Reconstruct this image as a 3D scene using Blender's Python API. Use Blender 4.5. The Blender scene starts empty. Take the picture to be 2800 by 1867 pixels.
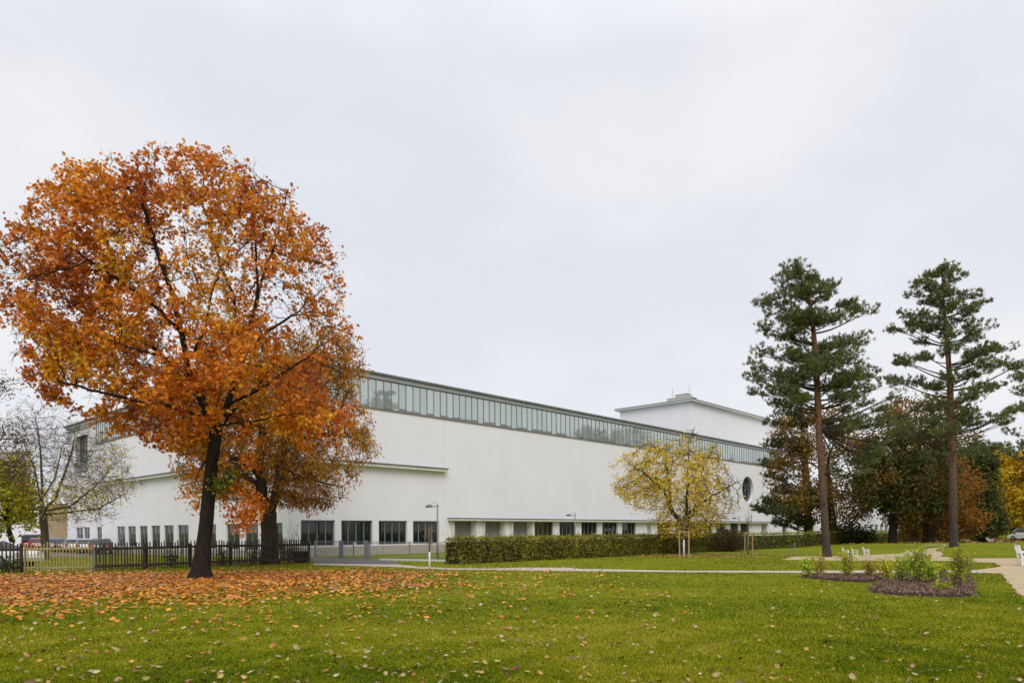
import bpy, math, random
import numpy as np
from mathutils import Vector, noise

# ------------------------------------------------------------------ camera, world, sun
SC = bpy.context.scene
COL = SC.collection
FPX, AX, AY, ROLL, EYE = 1961.0, 1400.0, 1450.0, math.atan(0.006), 1.65
cam_d = bpy.data.cameras.new('camera')
cam = bpy.data.objects.new('camera', cam_d); COL.objects.link(cam)
cam.location = (0, 0, EYE)
cam.rotation_euler = (math.radians(90), ROLL, 0)
cam_d.sensor_width = 36.0
cam_d.lens = FPX / 2800 * 36
cam_d.shift_y = (AY - 933.5) / 2800
cam_d.clip_end = 3000
SC.camera = cam
SC.view_settings.view_transform = 'Standard'
SC.view_settings.look = 'None'
SC.view_settings.exposure = 0.0
SC.view_settings.gamma = 1.0
SC.render.film_transparent = False
SC.cycles.max_bounces = 8
SC.cycles.transparent_max_bounces = 12
SC.cycles.use_denoising = True

SUN_EL, SUN_AZ = math.radians(42), math.radians(172)      # azimuth clockwise from +Y (towards the sun)
world = bpy.data.worlds.new("World"); SC.world = world
world.use_nodes = True
nt = world.node_tree; N = nt.nodes; L = nt.links
N.clear()
wo = N.new('ShaderNodeOutputWorld'); bg = N.new('ShaderNodeBackground')
bg.inputs['Strength'].default_value = 0.1
sky = N.new('ShaderNodeTexSky'); sky.sky_type = 'NISHITA'; sky.sun_disc = False
sky.sun_elevation = SUN_EL; sky.sun_rotation = SUN_AZ
sky.air_density = 1.0; sky.dust_density = 2.0; sky.ozone_density = 1.0
tc = N.new('ShaderNodeTexCoord')
mp = N.new('ShaderNodeMapping'); mp.inputs['Scale'].default_value = (1.0, 1.0, 1.9)
mp.inputs['Rotation'].default_value = (0.1, 0.25, 5.6)
L.new(tc.outputs['Generated'], mp.inputs['Vector'])
nz = N.new('ShaderNodeTexNoise'); nz.inputs['Scale'].default_value = 2.6; nz.inputs['Detail'].default_value = 7
nz.inputs['Roughness'].default_value = 0.5; nz.inputs['Distortion'].default_value = 0.15
L.new(mp.outputs['Vector'], nz.inputs['Vector'])
cr = N.new('ShaderNodeValToRGB')
cr.color_ramp.elements[0].position = 0.33; cr.color_ramp.elements[0].color = (7.9, 8.15, 8.85, 1)
cr.color_ramp.elements[1].position = 0.62; cr.color_ramp.elements[1].color = (9.3, 9.32, 9.5, 1)
L.new(nz.outputs['Fac'], cr.inputs['Fac'])
mx = N.new('ShaderNodeMixRGB'); mx.inputs['Fac'].default_value = 0.93
L.new(sky.outputs['Color'], mx.inputs['Color1']); L.new(cr.outputs['Color'], mx.inputs['Color2'])
sx = N.new('ShaderNodeSeparateXYZ'); L.new(tc.outputs['Generated'], sx.inputs['Vector'])
mr = N.new('ShaderNodeMapRange'); mr.inputs['From Min'].default_value = 0.55; mr.inputs['From Max'].default_value = 1.0
mr.inputs['To Min'].default_value = 1.0; mr.inputs['To Max'].default_value = 2.1
L.new(sx.outputs['Z'], mr.inputs['Value'])
vm = N.new('ShaderNodeVectorMath'); vm.operation = 'SCALE'
L.new(mx.outputs['Color'], vm.inputs[0]); L.new(mr.outputs['Result'], vm.inputs['Scale'])
L.new(vm.outputs['Vector'], bg.inputs['Color']); L.new(bg.outputs['Background'], wo.inputs['Surface'])

sun_d = bpy.data.lights.new('sun', 'SUN'); sun_d.energy = 1.5; sun_d.angle = math.radians(35)
sun_d.color = (1.0, 0.97, 0.92)
sun = bpy.data.objects.new('sun', sun_d); COL.objects.link(sun)
sdir = Vector((math.sin(SUN_AZ) * math.cos(SUN_EL), math.cos(SUN_AZ) * math.cos(SUN_EL), math.sin(SUN_EL)))
sun.rotation_euler = sdir.to_track_quat('Z', 'Y').to_euler()
sun.location = (0, -20, 40)

# ------------------------------------------------------------------ pixel helpers (photo pixels -> places)
CR, SR = math.cos(ROLL), math.sin(ROLL)
def ray(px, py):
    u, v = (px - AX) / FPX, (AY - py) / FPX
    return u * CR + v * SR, -u * SR + v * CR
def at(px, py, Y):
    X, Z = ray(px, py); return Vector((X * Y, Y, EYE + Z * Y))
def gnd(px, py, z=0.0):
    X, Z = ray(px, py); Y = (z - EYE) / Z; return Vector((X * Y, Y, z))
def sstep(a, b, x):
    t = min(1, max(0, (x - a) / (b - a))); return t * t * (3 - 2 * t)
def gz(x, y):
    z = -0.22 * sstep(42, 58, y) * sstep(-10, -24, x)
    z += 0.42 * sstep(43.2, 47, y) * sstep(24, 30, x - 0.1 * (y - 45)) * sstep(78, 56, y)
    return z

# ------------------------------------------------------------------ object helpers
ORG = {}
def tag(o, label=None, cat=None, group=None, kind=None):
    if label: o['label'] = label
    if cat: o['category'] = cat
    if group: o['group'] = group
    if kind: o['kind'] = kind
    return o
def thing(name, label, cat, loc=(0, 0, 0), group=None):
    o = bpy.data.objects.new(name, None); COL.objects.link(o)
    o.empty_display_size = 0.3
    o.location = loc; ORG[o.name] = Vector(loc)
    return tag(o, label, cat, group)
def org_of(o):
    return ORG.get(o.name, Vector((0, 0, 0))) if o else Vector((0, 0, 0))
def link(name, me, m, parent=None, smooth=False):
    o = bpy.data.objects.new(name, me); COL.objects.link(o)
    ms = m if isinstance(m, (list, tuple)) else [m]
    for q in ms: me.materials.append(q)
    if smooth: me.polygons.foreach_set('use_smooth', np.ones(len(me.polygons), dtype=bool))
    if parent:
        o.parent = parent; ORG[o.name] = org_of(parent)
    return o
def np_mesh(name, V, F, colors=None):
    """V (n,3); F list of (m,k) int arrays"""
    me = bpy.data.meshes.new(name)
    V = np.asarray(V, dtype=np.float32)
    me.vertices.add(len(V)); me.vertices.foreach_set('co', V.ravel())
    loops = np.concatenate([f.ravel() for f in F]).astype(np.int32)
    cnt = np.concatenate([np.full(len(f), f.shape[1], dtype=np.int32) for f in F])
    st = np.concatenate([[0], np.cumsum(cnt)[:-1]]).astype(np.int32)
    me.loops.add(len(loops)); me.loops.foreach_set('vertex_index', loops)
    me.polygons.add(len(cnt)); me.polygons.foreach_set('loop_start', st)
    if colors is not None:
        a = me.color_attributes.new('Col', 'FLOAT_COLOR', 'POINT')
        c = np.ones((len(V), 4), dtype=np.float32); c[:, :3] = colors
        a.data.foreach_set('color', c.ravel())
    me.update(calc_edges=True)
    return me

class MB:
    def __init__(s): s.v = []; s.f = []; s.mi = []; s.cur = 0
    def add(s, vs, fs):
        b = len(s.v); s.v += [tuple(v) for v in vs]
        for f in fs: s.f.append(tuple(i + b for i in f)); s.mi.append(s.cur)
    def quad(s, a, b, c, d): s.add([a, b, c, d], [(0, 1, 2, 3)])
    def poly(s, pts): s.add(pts, [tuple(range(len(pts)))])
    def box(s, lo, hi, fr=None):
        x0, y0, z0 = lo; x1, y1, z1 = hi
        vs = [(x0,y0,z0),(x1,y0,z0),(x1,y1,z0),(x0,y1,z0),(x0,y0,z1),(x1,y0,z1),(x1,y1,z1),(x0,y1,z1)]
        if fr: vs = [fr(*v) for v in vs]
        s.add(vs, [(0,3,2,1),(4,5,6,7),(0,1,5,4),(1,2,6,5),(2,3,7,6),(3,0,4,7)])
    def tube(s, pts, rad, k=8, cap=True):
        pts = [Vector(p) for p in pts]; n = len(pts)
        if not isinstance(rad, (list, tuple)): rad = [rad] * n
        vs, fs = [], []; ref = None
        for i, p in enumerate(pts):
            d = (pts[min(i + 1, n - 1)] - pts[max(i - 1, 0)]).normalized()
            if ref is None: ref = d.orthogonal().normalized()
            ref = (ref - d * ref.dot(d)).normalized(); b = d.cross(ref)
            for j in range(k):
                a = 2 * math.pi * j / k
                vs.append(p + (ref * math.cos(a) + b * math.sin(a)) * rad[i])
        for i in range(n - 1):
            for j in range(k):
                q = (j + 1) % k
                fs.append((i*k+j, i*k+q, (i+1)*k+q, (i+1)*k+j))
        if cap:
            fs.append(tuple(reversed(range(k)))); fs.append(tuple((n-1)*k+j for j in range(k)))
        s.add(vs, fs)
    def build(s, name, m, parent=None, smooth=False):
        me = bpy.data.meshes.new(name); o = org_of(parent)
        me.from_pydata([(v[0]-o.x, v[1]-o.y, v[2]-o.z) for v in s.v], [], s.f)
        if isinstance(m, (list, tuple)): me.polygons.foreach_set('material_index', s.mi)
        me.update()
        return link(name, me, m, parent, smooth)
def copy_tree(o, parent=None):
    c = o.copy(); COL.objects.link(c)
    if parent: c.parent = parent
    for ch in list(o.children): copy_tree(ch, c)
    return c

# ------------------------------------------------------------------ materials
def newmat(name):
    m = bpy.data.materials.new(name); m.use_nodes = True
    t = m.node_tree; b = t.nodes['Principled BSDF']
    return m, t, b
def mat(name, col, rough=0.7, metal=0.0, var=0.0, scale=3.0, bump=0.0, bscale=None, spec=0.4, stretch=None, dark=None):
    m, t, b = newmat(name)
    b.inputs['Roughness'].default_value = rough; b.inputs['Metallic'].default_value = metal
    b.inputs['Specular IOR Level'].default_value = spec
    b.inputs['Base Color'].default_value = (*col, 1)
    if var or bump:
        c = t.nodes.new('ShaderNodeTexCoord'); mpn = t.nodes.new('ShaderNodeMapping')
        t.links.new(c.outputs['Object'], mpn.inputs['Vector'])
        if stretch: mpn.inputs['Scale'].default_value = stretch
    if var:
        n = t.nodes.new('ShaderNodeTexNoise'); n.inputs['Scale'].default_value = scale; n.inputs['Detail'].default_value = 6
        n.inputs['Roughness'].default_value = 0.62
        t.links.new(mpn.outputs['Vector'], n.inputs['Vector'])
        r = t.nodes.new('ShaderNodeValToRGB')
        d = dark or tuple(x * (1 - var) for x in col)
        r.color_ramp.elements[0].position = 0.32; r.color_ramp.elements[0].color = (*d, 1)
        r.color_ramp.elements[1].position = 0.68; r.color_ramp.elements[1].color = (*[min(1, x * (1 + var * .5)) for x in col], 1)
        t.links.new(n.outputs['Fac'], r.inputs['Fac']); t.links.new(r.outputs['Color'], b.inputs['Base Color'])
    if bump:
        n2 = t.nodes.new('ShaderNodeTexNoise'); n2.inputs['Scale'].default_value = bscale or scale * 4; n2.inputs['Detail'].default_value = 5
        t.links.new(mpn.outputs['Vector'], n2.inputs['Vector'])
        bn = t.nodes.new('ShaderNodeBump'); bn.inputs['Strength'].default_value = bump; bn.inputs['Distance'].default_value = 0.05
        t.links.new(n2.outputs['Fac'], bn.inputs['Height']); t.links.new(bn.outputs['Normal'], b.inputs['Normal'])
    return m
def leafmat(name, trans=0.3, rough=0.55, spec=0.25):
    m, t, b = newmat(name)
    a = t.nodes.new('ShaderNodeAttribute'); a.attribute_name = 'Col'
    t.links.new(a.outputs['Color'], b.inputs['Base Color'])
    b.inputs['Roughness'].default_value = rough; b.inputs['Specular IOR Level'].default_value = spec
    tr = t.nodes.new('ShaderNodeBsdfTranslucent'); t.links.new(a.outputs['Color'], tr.inputs['Color'])
    mxs = t.nodes.new('ShaderNodeMixShader'); mxs.inputs['Fac'].default_value = trans
    t.links.new(b.outputs['BSDF'], mxs.inputs[1]); t.links.new(tr.outputs['BSDF'], mxs.inputs[2])
    t.links.new(mxs.outputs['Shader'], t.nodes['Material Output'].inputs['Surface'])
    return m
def glassmat(name, tint, refl, base_transp=0.75, body=(.02,.03,.03)):
    """window glass: mirror reflection + see-through + a little body colour"""
    m, t, b = newmat(name)
    b.inputs['Base Color'].default_value = (*body, 1); b.inputs['Roughness'].default_value = 0.25
    tr = t.nodes.new('ShaderNodeBsdfTransparent'); tr.inputs['Color'].default_value = (*tint, 1)
    gl = t.nodes.new('ShaderNodeBsdfGlossy'); gl.inputs['Roughness'].default_value = 0.01; gl.inputs['Color'].default_value = (.95, .98, .97, 1)
    m1 = t.nodes.new('ShaderNodeMixShader'); m1.inputs['Fac'].default_value = base_transp
    t.links.new(b.outputs['BSDF'], m1.inputs[1]); t.links.new(tr.outputs['BSDF'], m1.inputs[2])
    lw = t.nodes.new('ShaderNodeFresnel'); lw.inputs['IOR'].default_value = 1.5
    ma = t.nodes.new('ShaderNodeMath'); ma.operation = 'ADD'; ma.inputs[1].default_value = refl; ma.use_clamp = True
    t.links.new(lw.outputs['Fac'], ma.inputs[0])
    m2 = t.nodes.new('ShaderNodeMixShader'); t.links.new(ma.outputs['Value'], m2.inputs['Fac'])
    t.links.new(m1.outputs['Shader'], m2.inputs[1]); t.links.new(gl.outputs['BSDF'], m2.inputs[2])
    t.links.new(m2.outputs['Shader'], t.nodes['Material Output'].inputs['Surface'])
    return m

M = {}
M['plaster'] = mat('white_plaster', (.78, .765, .80), .9, var=.035, scale=.5, bump=.12, bscale=40, spec=.2, stretch=(1, 1, .5))
M['plinth'] = mat('stone_plinth', (.42, .38, .33), .85, var=.18, scale=1.4, stretch=(.6, .6, 4), bump=.2)
M['trimw'] = mat('pale_stone_trim', (.62, .61, .57), .8, var=.12, scale=2)
M['copper'] = mat('green_copper', (.15, .185, .185), .55, var=.3, scale=1.2)
M['zinc'] = mat('grey_zinc', (.42, .42, .425), .5, metal=.3, var=.12, scale=1.0)
M['frame'] = mat('grey_steel_frame', (.22, .235, .24), .5, metal=.2)
M['darkframe'] = mat('dark_green_steel', (.06, .10, .10), .45)
M['mullion'] = mat('grey_green_mullion', (.17,.20,.20), .45)
M['panel'] = mat('grey_door_panel', (.20, .195, .19), .6, var=.06, scale=2)
M['roofdark'] = mat('blue_grey_roof', (.13, .16, .19), .6, var=.2)
M['int'] = mat('interior_grey', (.35, .35, .33), .9)
M['intyel'] = mat('interior_yellow', (.70, .52, .06), .8)
M['blind'] = mat('teal_blind', (.10, .15, .15), .8)
M['glass'] = glassmat('window_glass', (.55, .66, .64), .0)
M['glassdk'] = glassmat('dark_glass', (.35, .40, .42), .01)
# clerestory glass: pale green etched panes with a mirror-like outer face
m, t, b = newmat('clerestory_glass')
a = t.nodes.new('ShaderNodeAttribute'); a.attribute_name = 'Col'
t.links.new(a.outputs['Color'], b.inputs['Base Color']); b.inputs['Roughness'].default_value = .35
gl = t.nodes.new('ShaderNodeBsdfGlossy'); gl.inputs['Roughness'].default_value = .015; gl.inputs['Color'].default_value = (.86, .95, .93, 1)
lw = t.nodes.new('ShaderNodeFresnel'); lw.inputs['IOR'].default_value = 1.5
ma = t.nodes.new('ShaderNodeMath'); ma.operation = 'ADD'; ma.inputs[1].default_value = .26; ma.use_clamp = True
t.links.new(lw.outputs['Fac'], ma.inputs[0])
mxs = t.nodes.new('ShaderNodeMixShader'); t.links.new(ma.outputs['Value'], mxs.inputs['Fac'])
t.links.new(b.outputs['BSDF'], mxs.inputs[1]); t.links.new(gl.outputs['BSDF'], mxs.inputs[2])
t.links.new(mxs.outputs['Shader'], t.nodes['Material Output'].inputs['Surface'])
M['clere'] = m
M['bark_dark'] = mat('dark_maple_bark', (.030, .024, .018), .95, var=.5, scale=5, bump=.9, bscale=14, stretch=(3, 3, .6), spec=.15)
M['bark'] = mat('grey_brown_bark', (.075, .058, .042), .95, var=.5, scale=5, bump=.9, bscale=14, stretch=(3, 3, .6), spec=.15)
M['bark_grey'] = mat('grey_twig_bark', (.125, .095, .068), .95, var=.4, scale=4, bump=.5, stretch=(3, 3, .6))
M['bark_pale'] = mat('pale_twig_bark', (.22, .175, .13), .95, var=.4, scale=4, bump=.5, stretch=(3, 3, .6))
# pine bark: grey plates low down, orange flaking bark higher up
m, t, b = newmat('pine_bark'); b.inputs['Roughness'].default_value = .95; b.inputs['Specular IOR Level'].default_value = .15
c = t.nodes.new('ShaderNodeTexCoord'); s3 = t.nodes.new('ShaderNodeSeparateXYZ'); t.links.new(c.outputs['Object'], s3.inputs['Vector'])
mpn = t.nodes.new('ShaderNodeMapping'); mpn.inputs['Scale'].default_value = (3, 3, .8); t.links.new(c.outputs['Object'], mpn.inputs['Vector'])
n = t.nodes.new('ShaderNodeTexNoise'); n.inputs['Scale'].default_value = 3.5; n.inputs['Detail'].default_value = 7; t.links.new(mpn.outputs['Vector'], n.inputs['Vector'])
ad = t.nodes.new('ShaderNodeMath'); ad.operation = 'MULTIPLY_ADD'; ad.inputs[1].default_value = 5.0
t.links.new(n.outputs['Fac'], ad.inputs[0]); t.links.new(s3.outputs['Z'], ad.inputs[2])
mrp = t.nodes.new('ShaderNodeMapRange'); mrp.inputs['From Min'].default_value = 3.5; mrp.inputs['From Max'].default_value = 11.5
t.links.new(ad.outputs['Value'], mrp.inputs['Value'])
r = t.nodes.new('ShaderNodeValToRGB'); e = r.color_ramp.elements
e[0].color = (.075, .06, .05, 1); e[1].color = (.235, .125, .072, 1); e.new(.5).color = (.165, .105, .075, 1)
t.links.new(mrp.outputs['Result'], r.inputs['Fac'])
mm = t.nodes.new('ShaderNodeMixRGB'); mm.blend_type = 'MULTIPLY'; mm.inputs['Fac'].default_value = .7
r2 = t.nodes.new('ShaderNodeValToRGB'); r2.color_ramp.elements[0].position = .38; r2.color_ramp.elements[0].color = (.4, .4, .4, 1); r2.color_ramp.elements[1].position = .6
n3 = t.nodes.new('ShaderNodeTexNoise'); n3.inputs['Scale'].default_value = 6; n3.inputs['Detail'].default_value = 5; t.links.new(mpn.outputs['Vector'], n3.inputs['Vector'])
t.links.new(n3.outputs['Fac'], r2.inputs['Fac']); t.links.new(r.outputs['Color'], mm.inputs['Color1']); t.links.new(r2.outputs['Color'], mm.inputs['Color2'])
t.links.new(mm.outputs['Color'], b.inputs['Base Color'])
bn = t.nodes.new('ShaderNodeBump'); bn.inputs['Strength'].default_value = .8; bn.inputs['Distance'].default_value = .06
t.links.new(n3.outputs['Fac'], bn.inputs['Height']); t.links.new(bn.outputs['Normal'], b.inputs['Normal'])
M['bark_pine'] = m
M['leaf'] = leafmat('autumn_leaf', .35)
M['needle'] = leafmat('pine_needle', .12, .5, .3)
M['blade'] = leafmat('grass_blade', .25, .8, .06)
M['litter'] = leafmat('fallen_leaf', .08, .5, .35)
M['wood_dark'] = mat('weathered_dark_wood', (.070, .056, .042), .9, var=.45, scale=6, stretch=(2, 2, .5), bump=.4)
M['wood_yel'] = mat('yellowed_gate_wood', (.42, .33, .15), .85, var=.3, scale=5, stretch=(2, 2, .6), bump=.3)
M['wood_stake'] = mat('raw_stake_wood', (.42, .29, .15), .8, var=.25, scale=5, stretch=(2, 2, .5))
M['galv'] = mat('galvanised_post', (.28, .30, .31), .5, metal=.4, var=.1)
M['steel'] = mat('grey_painted_steel', (.20, .21, .225), .5, metal=.2)
M['white_paint'] = mat('white_paint', (.80, .80, .80), .5, var=.05, scale=4)
M['limewash'] = mat('limewash', (.72, .71, .68), .9, var=.1)
M['black_plastic'] = mat('black_plastic', (.012, .012, .013), .45, spec=.4, var=.3)
M['sand'] = mat('sandy_gravel', (.46, .355, .225), .95, var=.22, scale=1.2, bump=.4, bscale=60, spec=.15)
M['paving'] = mat('pale_path_gravel', (.47, .41, .34), .95, var=.2, scale=2.5, bump=.4, bscale=50, spec=.15)
M['asphalt'] = mat('asphalt', (.13, .13, .132), .9, var=.2, scale=2, bump=.3, bscale=60, spec=.2)
M['parking'] = mat('parking_asphalt', (.15, .14, .125), .9, var=.25, scale=.8, bump=.2, spec=.2)
M['mulch'] = mat('bark_mulch_ground', (.075, .04, .026), .95, var=.5, scale=9, bump=.9, bscale=35, spec=.2)
M['hedgecore'] = mat('hedge_inner_twigs', (.022, .024, .008), 1, var=.3)
M['rubber'] = mat('tyre_rubber', (.015, .015, .016), .8)
M['rim'] = mat('alloy_rim', (.4, .4, .41), .35, metal=.8)
M['cglass'] = mat('car_glass', (.02, .024, .03), .06, spec=.6)
M['lred'] = mat('red_lamp_lens', (.45, .01, .01), .15)
M['lclear'] = mat('clear_lamp_lens', (.7, .7, .7), .1)
M['concrete'] = mat('apartment_concrete', (.40, .385, .36), .9, var=.12, scale=.3)
M['brownwall'] = mat('brown_render', (.34, .255, .15), .9, var=.15, scale=.5)
for nm, c in dict(carred=(.28,.012,.02), carblue=(.025,.07,.24), cardark=(.02,.022,.025), carsilver=(.42,.44,.46), carwhite=(.78,.78,.78), cargrey=(.10,.11,.12), carmaroon=(.10,.012,.02)).items():
    mm_ = mat(nm + '_paint', c, .25, metal=.0, spec=.5)
    mm_.node_tree.nodes['Principled BSDF'].inputs['Coat Weight'].default_value = .6
    M[nm] = mm_

# grass ground
m, t, b = newmat('lawn'); b.inputs['Roughness'].default_value = .95; b.inputs['Specular IOR Level'].default_value = .1
c = t.nodes.new('ShaderNodeTexCoord')
def nn(sc, det=4, rough=.6):
    q = t.nodes.new('ShaderNodeTexNoise'); q.inputs['Scale'].default_value = sc; q.inputs['Detail'].default_value = det; q.inputs['Roughness'].default_value = rough
    t.links.new(c.outputs['Object'], q.inputs['Vector']); return q
n1, n2, n3 = nn(.22, 4), nn(2.2, 6, .7), nn(18, 4, .7)
r = t.nodes.new('ShaderNodeValToRGB'); e = r.color_ramp.elements
e[0].position = .34; e[0].color = (.085, .115, .003, 1); e[1].position = .72; e[1].color = (.20, .205, .010, 1); e.new(.5).color = (.140, .165, .005, 1)
am = t.nodes.new('ShaderNodeMath'); am.operation = 'MULTIPLY_ADD'; am.inputs[1].default_value = .55
am2 = t.nodes.new('ShaderNodeMath'); am2.operation = 'MULTIPLY_ADD'; am2.inputs[1].default_value = .40
am3 = t.nodes.new('ShaderNodeMath'); am3.operation = 'MULTIPLY'; am3.inputs[1].default_value = .22
t.links.new(n3.outputs['Fac'], am3.inputs[0])
t.links.new(n2.outputs['Fac'], am2.inputs[0]); t.links.new(am3.outputs['Value'], am2.inputs[2])
t.links.new(n1.outputs['Fac'], am.inputs[0]); t.links.new(am2.outputs['Value'], am.inputs[2])
t.links.new(am.outputs['Value'], r.inputs['Fac']); t.links.new(r.outputs['Color'], b.inputs['Base Color'])
bn = t.nodes.new('ShaderNodeBump'); bn.inputs['Strength'].default_value = .7; bn.inputs['Distance'].default_value = .05
t.links.new(n3.outputs['Fac'], bn.inputs['Height']); t.links.new(bn.outputs['Normal'], b.inputs['Normal'])
M['lawn'] = m

# ------------------------------------------------------------------ ground
def axis(lo, hi, step, far):
    a = list(np.arange(lo, hi + 1e-6, step))
    return np.array([lo - far, lo - far * .4, lo - far * .12] + a + [hi + far * .12, hi + far * .4, hi + far])
xs, ys = axis(-90, 110, 1.25, 1200), axis(-10, 130, 1.0, 1200)
GV = np.array([(x, y, gz(x, y)) for y in ys for x in xs]); nx = len(xs)
ii = np.array([(j*nx+i, j*nx+i+1, (j+1)*nx+i+1, (j+1)*nx+i) for j in range(len(ys)-1) for i in range(nx-1)])
tag(link('lawn', np_mesh('lawn', GV, [ii]), M['lawn'], smooth=True), kind='structure')

def sheet(name, m, pts, z=.008, jit=.12, step=.6, seed=0, kind='structure', dome=0.0):
    """flat patch from an outline, its rim roughened; fan of rings so that it may rise a little"""
    out = []
    n = len(pts)
    for i in range(n):
        a, b2 = Vector(pts[i]), Vector(pts[(i+1) % n]); k = max(1, int((b2 - a).length / step))
        for q in range(k):
            p = a.lerp(b2, q / k); d = (b2 - a).normalized(); o = Vector((-d.y, d.x, 0))
            s = noise.noise(Vector((p.x * .9 + seed, p.y * .9, seed))) + .6 * noise.noise(Vector((p.x * 3.1, p.y * 3.1, seed + 5)))
            out.append(p + o * s * jit)
    B = MB()
    if dome:
        c = sum(out, Vector()) / len(out); prev = None
        rings = [[Vector((c.x + (p.x-c.x)*s, c.y + (p.y-c.y)*s, z + dome * (1 - s ** 3) + .02*noise.noise(Vector((p.x*s*2, p.y*s*2, 3))))) for p in out] for s in (1, .93, .82, .65, .4, .15)]
        k = len(out)
        vs = [p for r_ in rings for p in r_]; fs = []
        for ri in range(len(rings)-1):
            for i in range(k): fs.append((ri*k+i, ri*k+(i+1) % k, (ri+1)*k+(i+1) % k, (ri+1)*k+i))
        fs.append(tuple((len(rings)-1)*k+i for i in range(k)))
        B.add(vs, fs)
    else:
        B.poly([(p.x, p.y, gz(p.x, p.y) + z) for p in out])
    return tag(B.build(name, m), kind=kind)
G = lambda l: [gnd(*p) for p in l]
sheet('footpath', M['paving'], G([(858,1538),(960,1541),(1075,1541.5),(1150,1549),(1230,1553),(1341,1554),(1429,1551.5),(1552,1551.5),(1590,1555),(1700,1557),(1850,1560),(2000,1560),(2200,1560.4),
    (2400,1559),(2560,1559),(2690,1558),(2695,1566),(2500,1566),(2200,1566),(1850,1564),(1552,1561),(1341,1558),(1230,1557),(1150,1555),(1080,1550),(980,1547),(858,1544)]), z=.010, jit=.07, seed=3)
sheet('gate_drive', M['asphalt'], G([(850,1523),(935,1526),(1003,1527.5),(1045,1531),(1100,1537),(1075,1543),(858,1540)]), z=.014, jit=.05, seed=4)
sheet('gravel_path', M['sand'], G([(2680,1557),(2740,1549),(2719,1538),(2760,1532),(3000,1526),(3300,1560),(3100,1900),(2950,1900),(2860,1730),(2800,1642),(2760,1592),(2737,1568),(2690,1566.5)]), z=.014, jit=.12, seed=5)
sheet('gravel_square', M['sand'], G([(2139,1530),(2171,1521),(2267,1520),(2356,1517),(2442,1516),(2500,1510),(2540,1505),(2594,1504),(2580,1512),(2570,1521),(2640,1526),(2700,1526),(3000,1524),(3000,1532),(2760,1536),(2719,1538.5),(2660,1536),(2591,1533),(2472,1534.5),(2368,1533.5),(2243,1531.5)]), z=.010, jit=.15, seed=6)
pk = [(-19,49),(-30,42),(-75,42),(-130,70),(-130,140),(-62,140),(-50,78.5),(-17.5,48.5)]
pk = [(-19.5,48.2),(-27,44),(-75,44),(-140,70),(-140,160),(-70,160),(-48.7,79.5)]
B = MB(); B.poly([(x, y, gz(x, y) + .02) for x, y in pk[:0]]) if False else None
# parking lot draped on the falling ground
B = MB()
for (xa, xb) in zip(range(-140, -20, 4), range(-136, -16, 4)):
    for ya in range(56, 132, 2):
        cx, cy = xa + 2, ya + 1
        d = (cx + 14.33) * -.678 + (cy - 46) * -.735
        if d < 3.2 and cx > -50: continue
        B.quad((xa, ya, gz(xa, ya)+.03), (xb, ya, gz(xb, ya)+.03), (xb, ya+2, gz(xb, ya+2)+.03), (xa, ya+2, gz(xa, ya+2)+.03))
tag(B.build('parking_lot', M['parking']), kind='structure')

# ------------------------------------------------------------------ museum building
CX, CY = -14.33, 46.0
UX, UY, NX_, NY_ = .678, .735, .735, -.678          # right facade: along, outwards
VX, VY, MX_, MY_ = -.735, .678, -.678, -.735        # left facade
def FR(t, d, z): return (CX + UX*t + NX_*d, CY + UY*t + NY_*d, z)
def FL(t, d, z): return (CX + VX*t + MX_*d, CY + VY*t + MY_*d, z)
def tR(px):
    u = (px - AX) / FPX; return (u*CY - CX) / (UX - u*UY)
def tL(px):
    u = (px - AX) / FPX; return (u*CY - CX) / (VX - u*VY)
ROOF, GB, GT = 12.95, 10.40, 12.52
LR, LL = 79.0, 45.0
museum = thing('museum', 'long white rendered museum with a green glass band under its flat roof', 'museum', (CX, CY, 0))

def grid_wall(B, F, t0, t1, z0, z1, holes):
    """front face with rectangular holes and their reveals; holes (ta, tb, za, zb, depth)"""
    T = sorted({t0, t1} | {h[0] for h in holes} | {h[1] for h in holes})
    Zs = sorted({z0, z1} | {h[2] for h in holes} | {h[3] for h in holes})
    T = [x for x in T if t0 <= x <= t1]; Zs = [z for z in Zs if z0 <= z <= z1]
    for i in range(len(T)-1):
        run = None
        for j in range(len(Zs)-1):
            tm, zm = (T[i]+T[i+1])/2, (Zs[j]+Zs[j+1])/2
            hole = any(h[0] < tm < h[1] and h[2] < zm < h[3] for h in holes)
            if not hole:
                if run is None: run = [Zs[j], Zs[j+1]]
                else: run[1] = Zs[j+1]
            if hole or j == len(Zs)-2:
                if run: B.quad(F(T[i],0,run[0]), F(T[i+1],0,run[0]), F(T[i+1],0,run[1]), F(T[i],0,run[1])); run = None
    for ta, tb, za, zb, dp in holes:
        B.quad(F(ta,0,za), F(ta,-dp,za), F(ta,-dp,zb), F(ta,0,zb))
        B.quad(F(tb,0,za), F(tb,0,zb), F(tb,-dp,zb), F(tb,-dp,za))
        B.quad(F(ta,0,zb), F(ta,-dp,zb), F(tb,-dp,zb), F(tb,0,zb))
        B.quad(F(ta,0,za), F(tb,0,za), F(tb,-dp,za), F(ta,-dp,za))

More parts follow.
